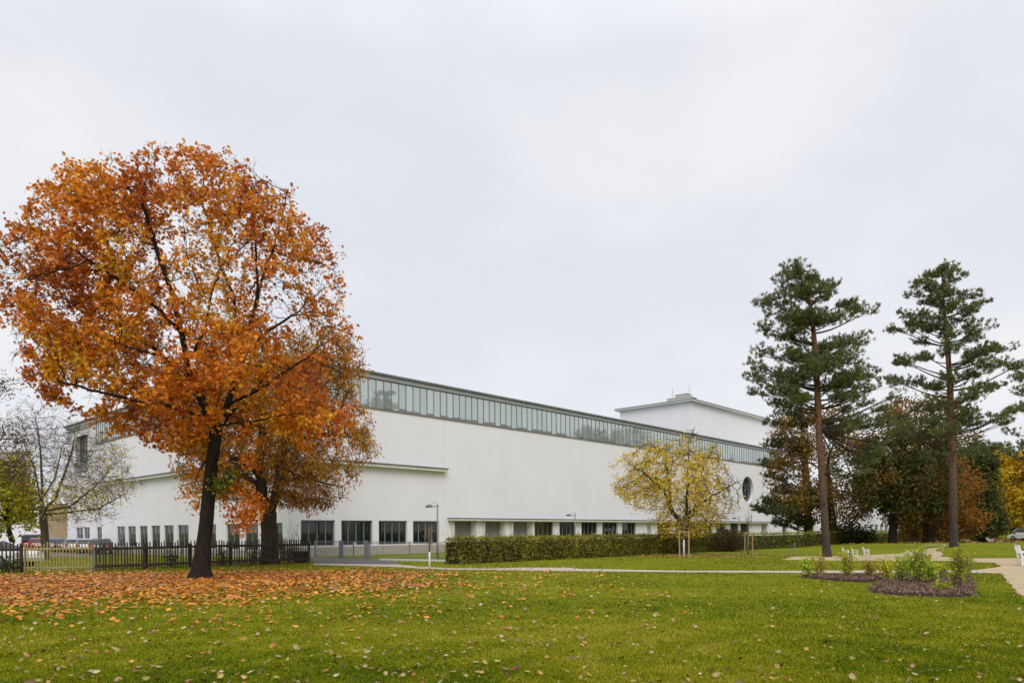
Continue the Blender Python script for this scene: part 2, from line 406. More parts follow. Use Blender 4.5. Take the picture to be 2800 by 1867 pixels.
WT, WS = 2.42, .70        # window head and sill
rw1 = [(823,916),(933.6,1019),(1036,1113.7),(1129.5,1201.5)]
doors = [(1241,1297),(1324,1376),(1401,1450)]
rw2 = [(1462,1513.5),(1530,1575),(1590,1634),(1647,1689),(1701,1739),(1798,1832),(1850,1875.5),(1883,1918.6),(1924,1949),(1959,1984.6),(1997.5,2019),(2025,2048)]
slot = (1770,1781)
RH = [(tR(a), tR(b), WS, WT, .24) for a, b in rw1]
RD = [(tR(a), tR(b), .05, WT, .5) for a, b in doors]
RW = [(tR(a), tR(b), WS, WT, .24) for a, b in rw2]
RS = [(tR(slot[0]), tR(slot[1]), WS+.3, WT, .8), (tR(2082), tR(2097), .3, WT, 1.4)]
ct, cz, crad = 67.6, 6.95, 1.72      # round window
sq = 2.1
B = MB()
grid_wall(B, FR, 0, LR, -1.2, GB, RH + RD + RW + RS + [(ct-sq, ct+sq, cz-sq, cz+sq, .001)])
k = 64; ring = []
for i in range(k):
    a_ = 2*math.pi*i/k; c_, s_ = math.cos(a_), math.sin(a_); q = sq / max(abs(c_), abs(s_))
    ring.append(((ct+c_*q, cz+s_*q), (ct+c_*crad, cz+s_*crad)))
for i in range(k):
    (o0, i0), (o1, i1) = ring[i], ring[(i+1) % k]
    B.quad(FR(o0[0],0,o0[1]), FR(o1[0],0,o1[1]), FR(i1[0],0,i1[1]), FR(i0[0],0,i0[1]))
    B.quad(FR(i0[0],0,i0[1]), FR(i1[0],0,i1[1]), FR(i1[0],-.45,i1[1]), FR(i0[0],-.45,i0[1]))
B.build('wall', M['plaster'], museum)
lw_ = [(210,225),(231,243),(266,276),(321,340),(351,369),(383,401),(415,435),(450,472),(487,513),(560,588),(620,653),(670,703),(735,770)]
LZT, LZS = 2.25, .42
LH = [(tL(b+2.5), tL(a-1.5), LZS, LZT, .19) for a, b in lw_]
tall = (tL(241), tL(208), 7.9, 11.6, .5)
B = MB(); grid_wall(B, FL, 0, LL, -1.2, GB, LH + [tall])
tb0 = tL(263)                                             # the glass band starts here
grid_wall(B, FL, tb0, LL, GB, 12.5, [tall])
B.box((tb0, -6, GB), (tb0+1.1, 0.001, ROOF+.25), FL)
# hidden sides
B.quad(FR(LR,0,-1.2), FR(LR,-LL+.7,-1.2), FR(LR,-LL+.7,ROOF-.2), FR(LR,0,ROOF-.2))
B.quad(FL(LL,0,-1.2), FL(LL,0,12.5), FL(LL,-LR,12.5), FL(LL,-LR,-1.2))
B.quad(FR(0,-LL,-1.2), FR(LR,-LL,-1.2), FR(LR,-LL,ROOF-.2), FR(0,-LL,ROOF-.2))
B.build('wall', M['plaster'], museum)
# interior: floors, backs and ceilings behind the windows so the rooms are really there
B = MB()
B.box((.6,-6.2,-.3), (LR-.3,-6.0,3.1), FR); B.box((.5,-6,-.3), (LR-.3,-.5,.02), FR); B.box((.5,-6,2.9), (LR-.3,-.5,3.1), FR)
B.box((.6,-6.2,-.3), (LL-.5,-6.0,3.1), FL); B.box((7,-6,-.3), (LL-.5,-.5,.02), FL); B.box((7,-6,2.9), (LL-.5,-.5,3.1), FL)
for tp in (14.2, 31.5, 47.5): B.box((tp-.08,-6,0), (tp+.08,-1.05,2.9), FR)
B.build('interior_room', M['int'], museum)
B = MB(); B.box((26.0,-5.9,.02), (31.4,-4.6,2.9), FR); B.build('interior_wall', M['intyel'], museum)
EM, t, b = newmat('lit_tube'); b.inputs['Emission Color'].default_value = (1, .97, .9, 1); b.inputs['Emission Strength'].default_value = 6
B = MB()
for tt, F_ in ((1.9,FR),(5.2,FR),(27.5,FR),(30.5,FR),(9.5,FL),(11.8,FL)):
    B = MB(); B.box((tt-.6,-2.3,2.82), (tt+.6,-2.15,2.88), F_); B.build('ceiling_lamp', EM, museum)
B = MB(); B.box((tR(1213.5)-.012,-.01,2.7), (tR(1213.5)+.012,.003,GB-.07), FR); B.build('wall_joint', M['trimw'], museum)
# windows
def window(F, h, n, mframe, mglass, parent, fw=.06, blind=None):
    ta, tb, za, zb, dp = h; dp -= .06
    Bf = MB()
    Bf.box((ta+.003,-dp-.05,za+.003), (tb-.003,-dp+.03,za+fw), F); Bf.box((ta+.003,-dp-.05,zb-fw), (tb-.003,-dp+.03,zb-.003), F)
    for i in range(n+1):
        tt = ta + (tb-ta)*i/n; a0 = max(ta+.003, tt-fw/2); b0 = min(tb-.003, tt+fw/2)
        if i == 0: a0, b0 = ta+.003, ta+fw
        if i == n: a0, b0 = tb-fw, tb-.003
        Bf.box((a0,-dp-.048,za+fw+.001), (b0,-dp+.028,zb-fw-.001), F)
    w = Bf.build('window', mframe, parent)
    q_ = [F(ta+.02,-dp-.01,za+.03), F(tb-.02,-dp-.01,za+.03), F(tb-.02,-dp-.01,zb-.03), F(ta+.02,-dp-.01,zb-.03)]
    Bp = MB(); Bp.quad(*(q_[::-1] if F is FL else q_))          # outer face of the glass looks outwards
    Bp.build('pane', mglass, w)
    if blind:
        for (fa, fb, dz) in blind:
            Bb = MB()
            q0, q1 = ta+(tb-ta)*fa, ta+(tb-ta)*fb; ns = max(3, int((q1-q0)/.16))
            for s_ in range(ns):                                   # hanging pleats of a curtain
                x0 = q0+(q1-q0)*s_/ns; x1 = q0+(q1-q0)*(s_+1)/ns; xm = (x0+x1)/2
                Bb.quad(F(x0,-dp-.25,zb-.05), F(xm,-dp-.33,zb-.05), F(xm,-dp-.33,za+dz), F(x0,-dp-.25,za+dz))
                Bb.quad(F(xm,-dp-.33,zb-.05), F(x1,-dp-.25,zb-.05), F(x1,-dp-.25,za+dz), F(xm,-dp-.33,za+dz))
            Bb.build('curtain', M['blind'], w)
rnd = random.Random(7)
for i, h in enumerate(RH): window(FR, h, 4, M['frame'], M['glass'], museum, blind=[(.02,.22,.05),(.7,.98,.05)] if i else [(.72,.98,.05)])
for i, h in enumerate(RW):
    n_ = 4 if h[1]-h[0] > 2 else 3
    window(FR, h, n_, M['frame'], M['glass'], museum, blind=None if i < 2 else [(.02,.3,.05),(.6,.98,.05)] if i % 2 else [(.5,.98,.05)])
for i, h in enumerate(LH): window(FL, h, 2, M['frame'], M['glass'], museum, fw=.07, blind=[(.05,.4,.05)] if i % 3 else None)
window(FL, (tall[0], tall[1], tall[2]+.9, tall[3], .5), 8, M['darkframe'], M['clere'].copy() if False else M['glass'], museum, fw=.07)
B = MB(); B.box((tall[0]+.05,-.35,tall[2]+.05), (tall[1]-.05,.12,tall[2]+.88), FL); B.build('balcony', M['frame'], museum)
# doors in the recesses
for i, h in enumerate(RD):
    B = MB(); ta, tb, za, zb, dp = h
    B.box((ta+.01,-dp-.02,za), (tb-.01,-dp+.04,zb-.01), FR)
    dr = B.build('door', M['panel'], museum)
    B = MB(); 
    for q in (.0, .5, .985): B.box((ta+(tb-ta)*q-.0+.02,-dp+.041,za), (ta+(tb-ta)*q+.07,-dp+.07,zb-.02), FR)
    B.box((ta+(tb-ta)*.5-.2,-dp+.06,1.0), (ta+(tb-ta)*.5-.16,-dp+.12,1.25), FR)
    B.build('door_frame', M['frame'], dr)
for h in RS:
    B = MB(); ta, tb, za, zb, dp = h
    B.box((ta+.01,-dp-.02,za), (tb-.01,-dp+.04,zb-.01), FR); B.build('door', M['panel'], museum)
# pale stone frames round the door bays
for a_, b_ in ((1232,1240.5),(1297.5,1301),(1319,1323.5),(1376.5,1380),(1395,1400.5),(1450.5,1453)):
    B = MB(); B.box((tR(a_),.0,-.3), (tR(b_),.14,2.44), FR); B.build('pilaster', M['trimw'], museum)
B = MB(); B.box((tR(1224),-.02,2.46), (tR(2099),.50,2.60), FR); B.box((tR(1226),-.02,2.60), (tR(2098),.42,2.645), FR)
cn = B.build('cornice', M['trimw'], museum)
B = MB(); B.box((tR(1223),-.02,2.648), (tR(2100),.55,2.68), FR); B.build('flashing', M['copper'], cn)
# ledge wrapping the corner
B = MB(); t1 = tR(1215.5); l1 = tL(268)
B.box((-.47,.0,6.22), (t1,.42,6.44), FR); B.box((.002,.002,6.22), (l1,.42,6.44), FL)
lg = B.build('ledge', M['trimw'], museum)
B = MB(); B.box((-.52,-.01,6.445), (t1+.1,.50,6.50), FR); B.box((.004,.0,6.445), (l1+.1,.498,6.499), FL); B.build('flashing', M['copper'], lg)
# plinth
B = MB(); B.box((-.05,.002,-1.2), (LR,.06,.64), FR); B.box((.01,.004,-1.2), (LL,.058,.40), FL)
for zz in (.18,.42): B.box((.05,.061,zz), (LR,.066,zz+.012), FR)
B.build('plinth', M['plinth'], museum)
# round window frame and glass
B = MB()
for i in range(k):
    a0, a1 = 2*math.pi*i/k, 2*math.pi*(i+1)/k; r0, r1 = crad-.002, crad-.13
    P = lambda a, r, d: FR(ct+math.cos(a)*r, d, cz+math.sin(a)*r)
    B.quad(P(a0,r0,-.35), P(a1,r0,-.35), P(a1,r1,-.35), P(a0,r1,-.35)); B.quad(P(a0,r1,-.35), P(a1,r1,-.35), P(a1,r1,-.42), P(a0,r1,-.42))
for j in range(8):
    a_ = math.pi*j/4 + math.pi/2
    p0, p1 = FR(ct, -.37, cz), FR(ct+math.cos(a_)*(crad-.1), -.37, cz+math.sin(a_)*(crad-.1)); B.tube([p0, p1], .022, 6)
ow = B.build('round_window', M['frame'], museum)
B = MB(); B.poly([FR(ct+math.cos(2*math.pi*i/k)*(crad-.05), -.40, cz+math.sin(2*math.pi*i/k)*(crad-.05)) for i in range(k)]); B.build('pane', M['glassdk'], ow)
B = MB(); B.box((ct-2.2,-3.5,cz-2.2), (ct+2.2,-3.3,cz+2.2), FR); B.box((ct-2.3,-3.3,cz-2.3), (ct+2.3,-.5,cz-2.2), FR); B.build('interior_room', M['int'], museum)
# clerestory ribbon: mullions, glazing, fascia, roof
def ribbon(F, t0, t1, pitch, flip):
    Bf = MB(); n = int(round((t1-t0)/pitch)); p = (t1-t0)/n
    Bf.box((t0,-.16,GB), (t1,.0,GB+.05), F)
    Bf.box((t0,-.16,GT-.06), (t1,-.01,GT), F)
    for i in range(n+1):
        tt = t0+p*i; Bf.box((tt-.020,-.10,GB+.051), (tt+.020,-.02,GT-.061), F)
    for i in range(n):                                        # low opening vents on most panes
        if rnd.random() < .6: Bf.box((t0+p*i+.03,-.052,GB+.10), (t0+p*(i+1)-.03,-.035,GB+.10+.05+.12*rnd.random()), F)
    w = Bf.build('ribbon_window', M['mullion'], museum)
    V, Fc, C = [], [], []
    o = org_of(museum)
    for i in range(n):
        a0, b0 = t0+p*i+.02, t0+p*(i+1)-.02
        tilt = (rnd.random()-.5)*.006
        q = [F(a0,-.06+tilt,GB+.07), F(b0,-.06-tilt,GB+.07), F(b0,-.06-tilt,GT-.08), F(a0,-.06+tilt,GT-.08)]
        V += [(x-o.x, y-o.y, z-o.z) for x, y, z in q]; Fc.append([i*4+j for j in (range(4) if flip > 0 else (3,2,1,0))])
        g = rnd.uniform(.80, 1.12); c_ = (.33*g, .365*g, .36*g)
        C += [c_]*4
    link('pane', np_mesh('pane', np.array(V), [np.array(Fc)], np.array(C)), M['clere'], w)
ribbon(FR, .2, LR-.2, .679, 1); ribbon(FL, .2, tb0-.02, .60, -1)
B = MB(); B.box((-.16,-.15,GB-.06), (LR,.08,GB-.001), FR); B.box((.01,-.15,GB-.06), (tb0,.079,GB-.002), FL); B.box((0,-.2,GB), (.17,.02,GT), FR); 
B.build('sill', mat('red_brown_sill', (.22,.14,.12), .7), museum)
B = MB(); B.box((-.25,-LL+.5,GT+.001), (LR+.2,.06,ROOF-.14), FR); 
rf = B.build('roof', M['zinc'], museum)
B = MB(); B.box((-.42,-LL+.3,ROOF-.139), (LR+.35,.22,ROOF), FR); B.build('roof_edge', M['copper'], rf)
B = MB(); B.box((tb0+1.2,-.9,12.3), (LL,.25,12.42), FL); B.build('parapet', M['zinc'], rf)
# tower block above the roof
xc, yc = 25.15, 100.6
def FT(a, bq, z): return (xc + VX*a + UX*bq, yc + VY*a + UY*bq, z)     # a along the left face, b along the right face
TZ = 19.6
B = MB(); B.box((0,0,8), (11.8,32,TZ), FT); tw = B.build('tower', M['plaster'], museum)
B = MB(); B.box((-.6,-.6,TZ+.001), (12.4,32.6,TZ+.22), FT); B.build('roof', M['trimw'], tw)
B = MB(); B.box((-.66,-.66,TZ+.221), (12.46,32.6,TZ+.30), FT); B.build('flashing', M['copper'], tw)
B = MB(); B.box((.8,1.0,TZ+.3), (4.3,3.2,TZ+.95), FT); B.box((.7,.9,TZ+.951), (4.4,3.3,TZ+1.03), FT); B.build('chimney', M['trimw'], tw)
B = MB(); B.box((1.3,1.4,TZ+1.031), (3.2,2.7,TZ+1.45), FT); B.box((1.25,1.35,TZ+1.451), (3.25,2.75,TZ+1.52), FT); B.build('vent_hood', M['zinc'], tw)
for q in ((.95,1.4),(3.8,1.6)):
    B = MB(); B.tube([FT(q[0],q[1],TZ+1.0), FT(q[0],q[1],TZ+2.6)], .025, 6); B.build('antenna', M['steel'], tw)
B = MB(); B.box((11.81,3,10), (19,16,15.9), FT); B.poly([FT(11.82,2.9,15.905), FT(19.2,2.9,15.2), FT(19.2,16,15.2), FT(11.82,16,15.905)]); B.build('plant_room', M['roofdark'], museum)
# lower wing beyond the end of the hall
WR = 7.6
wh = [(tR(a), tR(b), .7, 2.4, .4) for a, b in ((2131,2165),(2190,2200),(2226,2240),(2256,2268),(2300,2308),(2373,2381),(2388,2398),(2402,2411),(2416,2424),(2429,2438),(2443,2450))]
B = MB(); grid_wall(B, lambda t_, d, z: FR(t_, d-.6, z), LR+.05, 205, -1.2, WR, wh)
B.quad(FR(LR+.05,-.6,WR), FR(205,-.6,WR), FR(205,-14,WR), FR(LR+.05,-14,WR)); 
wg = B.build('wing', M['plaster'], museum)
for h in wh:
    window(lambda t_, d, z: FR(t_, d-.6, z), h, 2, M['frame'], M['glassdk'], museum, fw=.1)
B = MB(); B.box((LR+.1,-4,-.5),(204,-3.8,3), FR); B.build('interior_room', M['int'], museum)
B = MB(); B.box((LR+.06,-.58,WR+.001), (205,-.15,WR+.18), FR); B.build('cornice', M['trimw'], wg)
# small dome lamp camera hanging under the ledge on the left face
B = MB(); p = FL(tL(395), .25, 6.2); B.tube([p, (p[0],p[1],6.0)], .03, 8); B.tube([(p[0],p[1],6.0),(p[0],p[1],5.93),(p[0],p[1],5.8)], [.09,.13,.05], 10); B.build('wall_camera', M['frame'], museum, True)

# free-standing steel pillar by the first window
p = gnd(889.5, 1518.5); pil = thing('steel_pillar', 'slim grey steel pillar standing before the first wide window', 'pillar', p)
B = MB(); w_ = 5.6*p.y/FPX; B.box((p.x-w_,p.y-.12,0), (p.x+w_,p.y+.12,2.2)); B.build('shaft', M['steel'], pil)
B = MB(); B.box((p.x-w_-.03,p.y-.15,2.201), (p.x+w_+.03,p.y+.15,2.3)); B.build('cap', M['darkframe'], pil)
B = MB(); B.box((p.x-w_*.9,p.y-.135,1.25), (p.x+w_*.9,p.y-.121,2.15)); B.build('dark_reflection', M['black_plastic'], pil)  # dark reflection on the upper shaft, painted as a black sheet

# ------------------------------------------------------------------ tree machinery
def rand_rot(rng, n, bias=(0,0,0), spread=1.0, axis_bias=None):
    """n rotation frames: rows (tangent, binormal, normal)"""
    nr = rng.normal(size=(n,3))*spread + np.array(bias); nr /= np.linalg.norm(nr, axis=1, keepdims=True)
    tg = rng.normal(size=(n,3))
    if axis_bias is not None: tg = tg*.6 + np.array(axis_bias)
    tg -= nr*np.sum(tg*nr, axis=1, keepdims=True); tg /= np.linalg.norm(tg, axis=1, keepdims=True)+1e-9
    return tg, np.cross(nr, tg), nr
T_MAPLE = np.array([(0,-.5,0),(.10,-.22,.02),(.40,-.32,-.05),(.30,-.08,.02),(.52,.10,-.06),(.22,.14,.03),(.30,.36,-.02),(.10,.28,.03),(0,.56,-.06),(-.10,.28,.03),(-.30,.36,-.02),(-.22,.14,.03),(-.52,.10,-.06),(-.30,-.08,.02),(-.40,-.32,-.05),(-.10,-.22,.02)])
T_LEAF = np.array([(0,-.5,0),(.2,-.15,.05),(.17,.2,.05),(0,.5,-.05),(-.17,.2,.05),(-.2,-.15,.05)])
T_DROOP = np.array([(0,0,0),(.13,.5,.06),(0,1.0,-.05),(-.13,.5,.06)])
T_CLUMP = np.array([(0,-.5,0),(.34,-.36,.08),(.24,-.06,-.05),(.5,.14,.05),(.16,.2,.0),(.12,.52,-.08),(-.14,.24,.04),(-.48,.22,.05),(-.22,-.04,-.05),(-.4,-.3,.06)])
T_NEEDLE = np.array([(-.035,0,0),(.035,0,0),(.0,1,0)])
def leaf_mesh(name, T, P, size, rng, cols, bias=(0,0,.3), spread=1.0, axis_bias=None, org=(0,0,0)):
    n, k_ = len(P), len(T)
    tg, bi, nr = rand_rot(rng, n, bias, spread, axis_bias)
    s = size[:, None, None]
    V = P[:, None, :] + s*(T[None,:,0,None]*bi[:,None,:] + T[None,:,1,None]*tg[:,None,:] + T[None,:,2,None]*nr[:,None,:])
    V = V.reshape(-1,3) - np.array(org)
    F = np.arange(n*k_).reshape(n, k_)
    return np_mesh(name, V, [F], np.repeat(cols, k_, axis=0))
def fbm(P, sc, seed):
    return np.array([noise.noise(Vector((p[0]*sc+seed, p[1]*sc-seed, p[2]*sc+.5*seed))) for p in P])
def palette(stops, f, rng, jit=.12, vjit=.18):
    f = np.clip(f, 0, 1); xs_ = np.linspace(0, 1, len(stops)); S = np.array(stops)
    C = np.stack([np.interp(f, xs_, S[:,i]) for i in range(3)], axis=1)
    C *= (1 + rng.normal(size=(len(f),1))*vjit) * (1 + rng.normal(size=(len(f),3))*jit*.5)
    return np.clip(C, .002, .95)
class Crown:
    """crown volume from its outline in the photo at distance Y: rows (py, pxL, pxR)"""
    def __init__(s, prof, Y, depth=1.0, cy=None):
        rows = sorted(((at((a+b_)/2, py, Y).z, at(a, py, Y).x, at(b_, py, Y).x) for py, a, b_ in prof))
        s.z = np.array([r_[0] for r_ in rows]); s.l = np.array([r_[1] for r_ in rows]); s.r = np.array([r_[2] for r_ in rows])
        s.Y = Y; s.depth = depth; s.cy = Y if cy is None else cy
    def sample(s, rng, n, shell=.5, gap=None):
        out = []
        wmax = (s.r - s.l).max()/2
        while len(out) < n:
            z = rng.uniform(s.z[0], s.z[-1], 4*n); w = (np.interp(z, s.z, s.r) - np.interp(z, s.z, s.l))/2
            keep = rng.random(4*n) < (w/wmax)**2 + .02; z, w = z[keep], w[keep]
            c_ = (np.interp(z, s.z, s.r) + np.interp(z, s.z, s.l))/2
            rr = rng.random(len(z))**shell; a = rng.uniform(0, 2*math.pi, len(z))
            P = np.stack([c_ + w*rr*np.cos(a), s.cy + w*s.depth*rr*np.sin(a), z], axis=1)
            if gap:
                g = fbm(P, gap[0], gap[2]); P = P[g > gap[1]]
            out += list(P)
        return np.array(out[:n])
def space_tree(chains, A, D, di, dk, rng, maxit=140, maxn=7000, wiggle=.12):
    """chains: lists of points; grows towards attractors A. returns pos, parent"""
    pos, par = [], []
    for ch in chains:
        ch = [np.array(p, dtype=float) for p in ch]
        if pos:
            d = np.linalg.norm(np.array(pos)-ch[0], axis=1); prev = int(d.argmin())
        else:
            pos.append(ch[0]); par.append(-1); prev = 0
        cur = pos[prev]
        for p in ch[1:]:
            seg = p-cur; k_ = max(1, int(np.linalg.norm(seg)/D)); base = cur
            for q in range(1, k_+1):
                w = rng.normal(size=3)*wiggle*D*.5 if q < k_ else 0
                pos.append(base+seg*q/k_+w); par.append(prev); prev = len(pos)-1
            cur = p
    n0 = len(pos)
    Ps = np.array(pos); dist = np.full(len(A), 1e9); near = np.zeros(len(A), dtype=int); alive = np.ones(len(A), dtype=bool)
    def upd(i0):
        new = np.array(pos[i0:])
        for c0 in range(0, len(new), 400):
            d = np.linalg.norm(A[:,None,:]-new[None,c0:c0+400,:], axis=2); j = d.argmin(axis=1); dm = d[np.arange(len(A)), j]
            bt = dm < dist; dist[bt] = dm[bt]; near[bt] = j[bt]+c0+i0
        alive[dist < dk] = False
    upd(0)
    used = {}
    for it in range(maxit):
        act = np.where(alive & (dist < di))[0]
        if len(act) == 0:
            if alive.any() and it < 30: di *= 1.3; continue
            break
        i0 = len(pos); acc = {}
        dirs = A[act]-np.array([pos[j] for j in near[act]]); dirs /= np.linalg.norm(dirs, axis=1, keepdims=True)+1e-9
        for j, d in zip(near[act], dirs): acc[j] = acc.get(j, 0)+d
        for j, d in acc.items():
            l_ = np.linalg.norm(d)
            if l_ < 1e-3: continue
            d = d/l_ + rng.normal(size=3)*wiggle; d /= np.linalg.norm(d)
            p = pos[j]+d*D
            key = (j, round(p[0],1), round(p[1],1), round(p[2],1))
            if key in used: continue
            used[key] = 1; pos.append(p); par.append(j)
        if len(pos) == i0 or len(pos) > maxn: break
        upd(i0)
    return np.array(pos), np.array(par)
def tree_radii(pos, par, R, rt, ex=.5):
    n = len(pos); w = np.zeros(n); ch = np.zeros(n, dtype=int)
    for i in range(n):
        if par[i] >= 0: ch[par[i]] += 1
    w[ch == 0] = 1
    for i in range(n-1, 0, -1): w[par[i]] += w[i]
    return np.maximum(rt, R*(w/w[0])**ex), w, ch
def frustums(pos, par, rad, kmax=7):
    idx = np.where(par >= 0)[0]; a, b_ = pos[par[idx]], pos[idx]; r1 = rad[idx]; r0 = np.minimum(rad[par[idx]], r1*1.25)
    d = b_-a; d /= np.linalg.norm(d, axis=1, keepdims=True)+1e-9
    ref = np.where(np.abs(d[:,2:3]) < .9, np.array([[0,0,1.]]), np.array([[1.,0,0]]))
    u = np.cross(d, ref); u /= np.linalg.norm(u, axis=1, keepdims=True); v = np.cross(d, u)
    V, F, base = [], [], 0
    for lo, hi, k_ in ((0,.02,3),(.02,.06,5),(.06,9,9)):
        s = (r1 >= lo) & (r1 < hi)
        if not s.any(): continue
        an = np.linspace(0, 2*math.pi, k_, endpoint=False); c_, s_ = np.cos(an)[None,:,None], np.sin(an)[None,:,None]
        o = c_*u[s][:,None,:]+s_*v[s][:,None,:]
        b2 = b_[s]+d[s]*r1[s][:,None]*.35
        ra = a[s][:,None,:]+o*r0[s][:,None,None]; rb = b2[:,None,:]+o*r1[s][:,None,None]
        n = s.sum(); V.append(np.concatenate([ra, rb], axis=1).reshape(-1,3))
        j = np.arange(k_); q = np.stack([j, (j+1) % k_, (j+1) % k_+k_, j+k_], axis=1)
        F.append((base+np.arange(n)[:,None,None]*2*k_+q[None]).reshape(-1,4)); base += n*2*k_
    return np.concatenate(V), np.concatenate(F)
def trunk_tube(B, pts, rads, seed, k=16, flare=0.0, rough=.05):
    """a bark-textured trunk through pts"""
    P = [Vector(p) for p in pts]; fine, rr = [], []
    for i in range(len(P)-1):
        n = max(2, int((P[i+1]-P[i]).length/.18))
        for q in range(n):
            f = q/n; p0 = P[max(i-1,0)]; p3 = P[min(i+2,len(P)-1)]; p1, p2 = P[i], P[i+1]
            fine.append(.5*((2*p1)+(p2-p0)*f+(2*p0-5*p1+4*p2-p3)*f*f+(3*p1-p0-3*p2+p3)*f**3)); rr.append(rads[i]+(rads[i+1]-rads[i])*f)
    fine.append(P[-1]); rr.append(rads[-1])
    b0 = len(B.v); vs, fs = [], []; z0 = fine[0].z
    for i, p in enumerate(fine):
        for j in range(k):
            a = 2*math.pi*j/k; h = p.z-z0
            fl = flare*math.exp(-h/.28)*(1+.45*math.sin(a*5+seed))
            r_ = rr[i]*(1+rough*noise.noise(Vector((math.cos(a)*2.2+seed, math.sin(a)*2.2, h*.9)))*2)+fl*rr[i]
            vs.append((p.x+math.cos(a)*r_, p.y+math.sin(a)*r_, p.z))
    for i in range(len(fine)-1):
        for j in range(k): q = (j+1) % k; fs.append((i*k+j, i*k+q, (i+1)*k+q, (i+1)*k+j))
    fs.append(tuple((len(fine)-1)*k+j for j in range(k)))
    B.add(vs, fs)
def merge_mesh(name, parts, org):
    V, F, b_ = [], [], 0; o = np.array(org)
    groups = {}
    for v, fs in parts:
        v = np.asarray(v); V.append(v-o)
        for f in fs:
            f = np.asarray(f); groups.setdefault(f.shape[1], []).append(f+b_)
        b_ += len(v)
    return np_mesh(name, np.concatenate(V), [np.concatenate(g) for g in groups.values()])
def MB_arrays(B):
    by = {}
    for f in B.f: by.setdefault(len(f), []).append(f)
    return np.array(B.v, dtype=float), [np.array(g) for g in by.values()]

def broadleaf(name, label, cat, group, base, trunk, trad, limbs, crown, rng, natt, D, di, dk, nleaf, lsize, T, stops, colf, bark, leafm='leaf',
              gap=None, shell=.5, flare=.35, rt=.006, ex=.5, bias=(0,0,.4), spread=1.0, axis_bias=None, leafsig=.2, leaf_keep=None, wig=.14, ntwig=2, maxn=7000, twl=.3):
    root = thing(name, label, cat, base, group)
    A = crown.sample(rng, natt, shell, gap)
    pos, par = space_tree([trunk]+limbs, A, D, di, dk, rng, maxn=maxn, wiggle=wig)
    rad, w, ch = tree_radii(pos, par, trad[-1], rt, ex)
    # fine twigs on thin wood
    thin = np.where(rad < max(.03, rt*2.4, np.quantile(rad, .7)))[0]; tp, tpar, tr = [], [], []
    n = len(pos)
    for i in thin:
        if par[i] < 0: continue
        d0 = pos[i]-pos[par[i]]; d0 = d0/(np.linalg.norm(d0)+1e-9)
        for q in range(ntwig):
            d = d0+rng.normal(size=3)*.55+np.array([0,0,.12]); d /= np.linalg.norm(d); l_ = twl*rng.uniform(.5,1.3)
            tp.append(pos[i]+d*l_*.5); tpar.append(i); tr.append(rt*.8)
            tp.append(tp[-1]+(d+rng.normal(size=3)*.3)*l_*.5); tpar.append(n+len(tp)-2); tr.append(rt*.55)
    if tp:
        P2 = np.concatenate([pos, np.array(tp)]); par2 = np.concatenate([par, np.array(tpar)]); rad2 = np.concatenate([rad, np.array(tr)])
    else: P2, par2, rad2 = pos, par, rad
    nt_ = 0
    V, F = frustums(P2, par2, rad2)
    B = MB(); trunk_tube(B, trunk, trad, rng.integers(100), flare=flare)
    tv, tf = MB_arrays(B)
    link('trunk', merge_mesh('trunk', [(V,[F]), (tv,tf)], base), bark, root, True)
    if nleaf:
        cand = P2[n:] if tp else pos[thin]
        if leaf_keep is not None: cand = cand[leaf_keep(cand, rng)]
        P = cand[rng.integers(0, len(cand), nleaf)]+rng.normal(size=(nleaf,3))*leafsig
        sz = lsize*rng.uniform(.65,1.3,nleaf)
        me = leaf_mesh('crown', T, P, sz, rng, palette(stops, colf(P, rng), rng), bias, spread, axis_bias, base)
        link('crown', me, M[leafm], root)
    return root

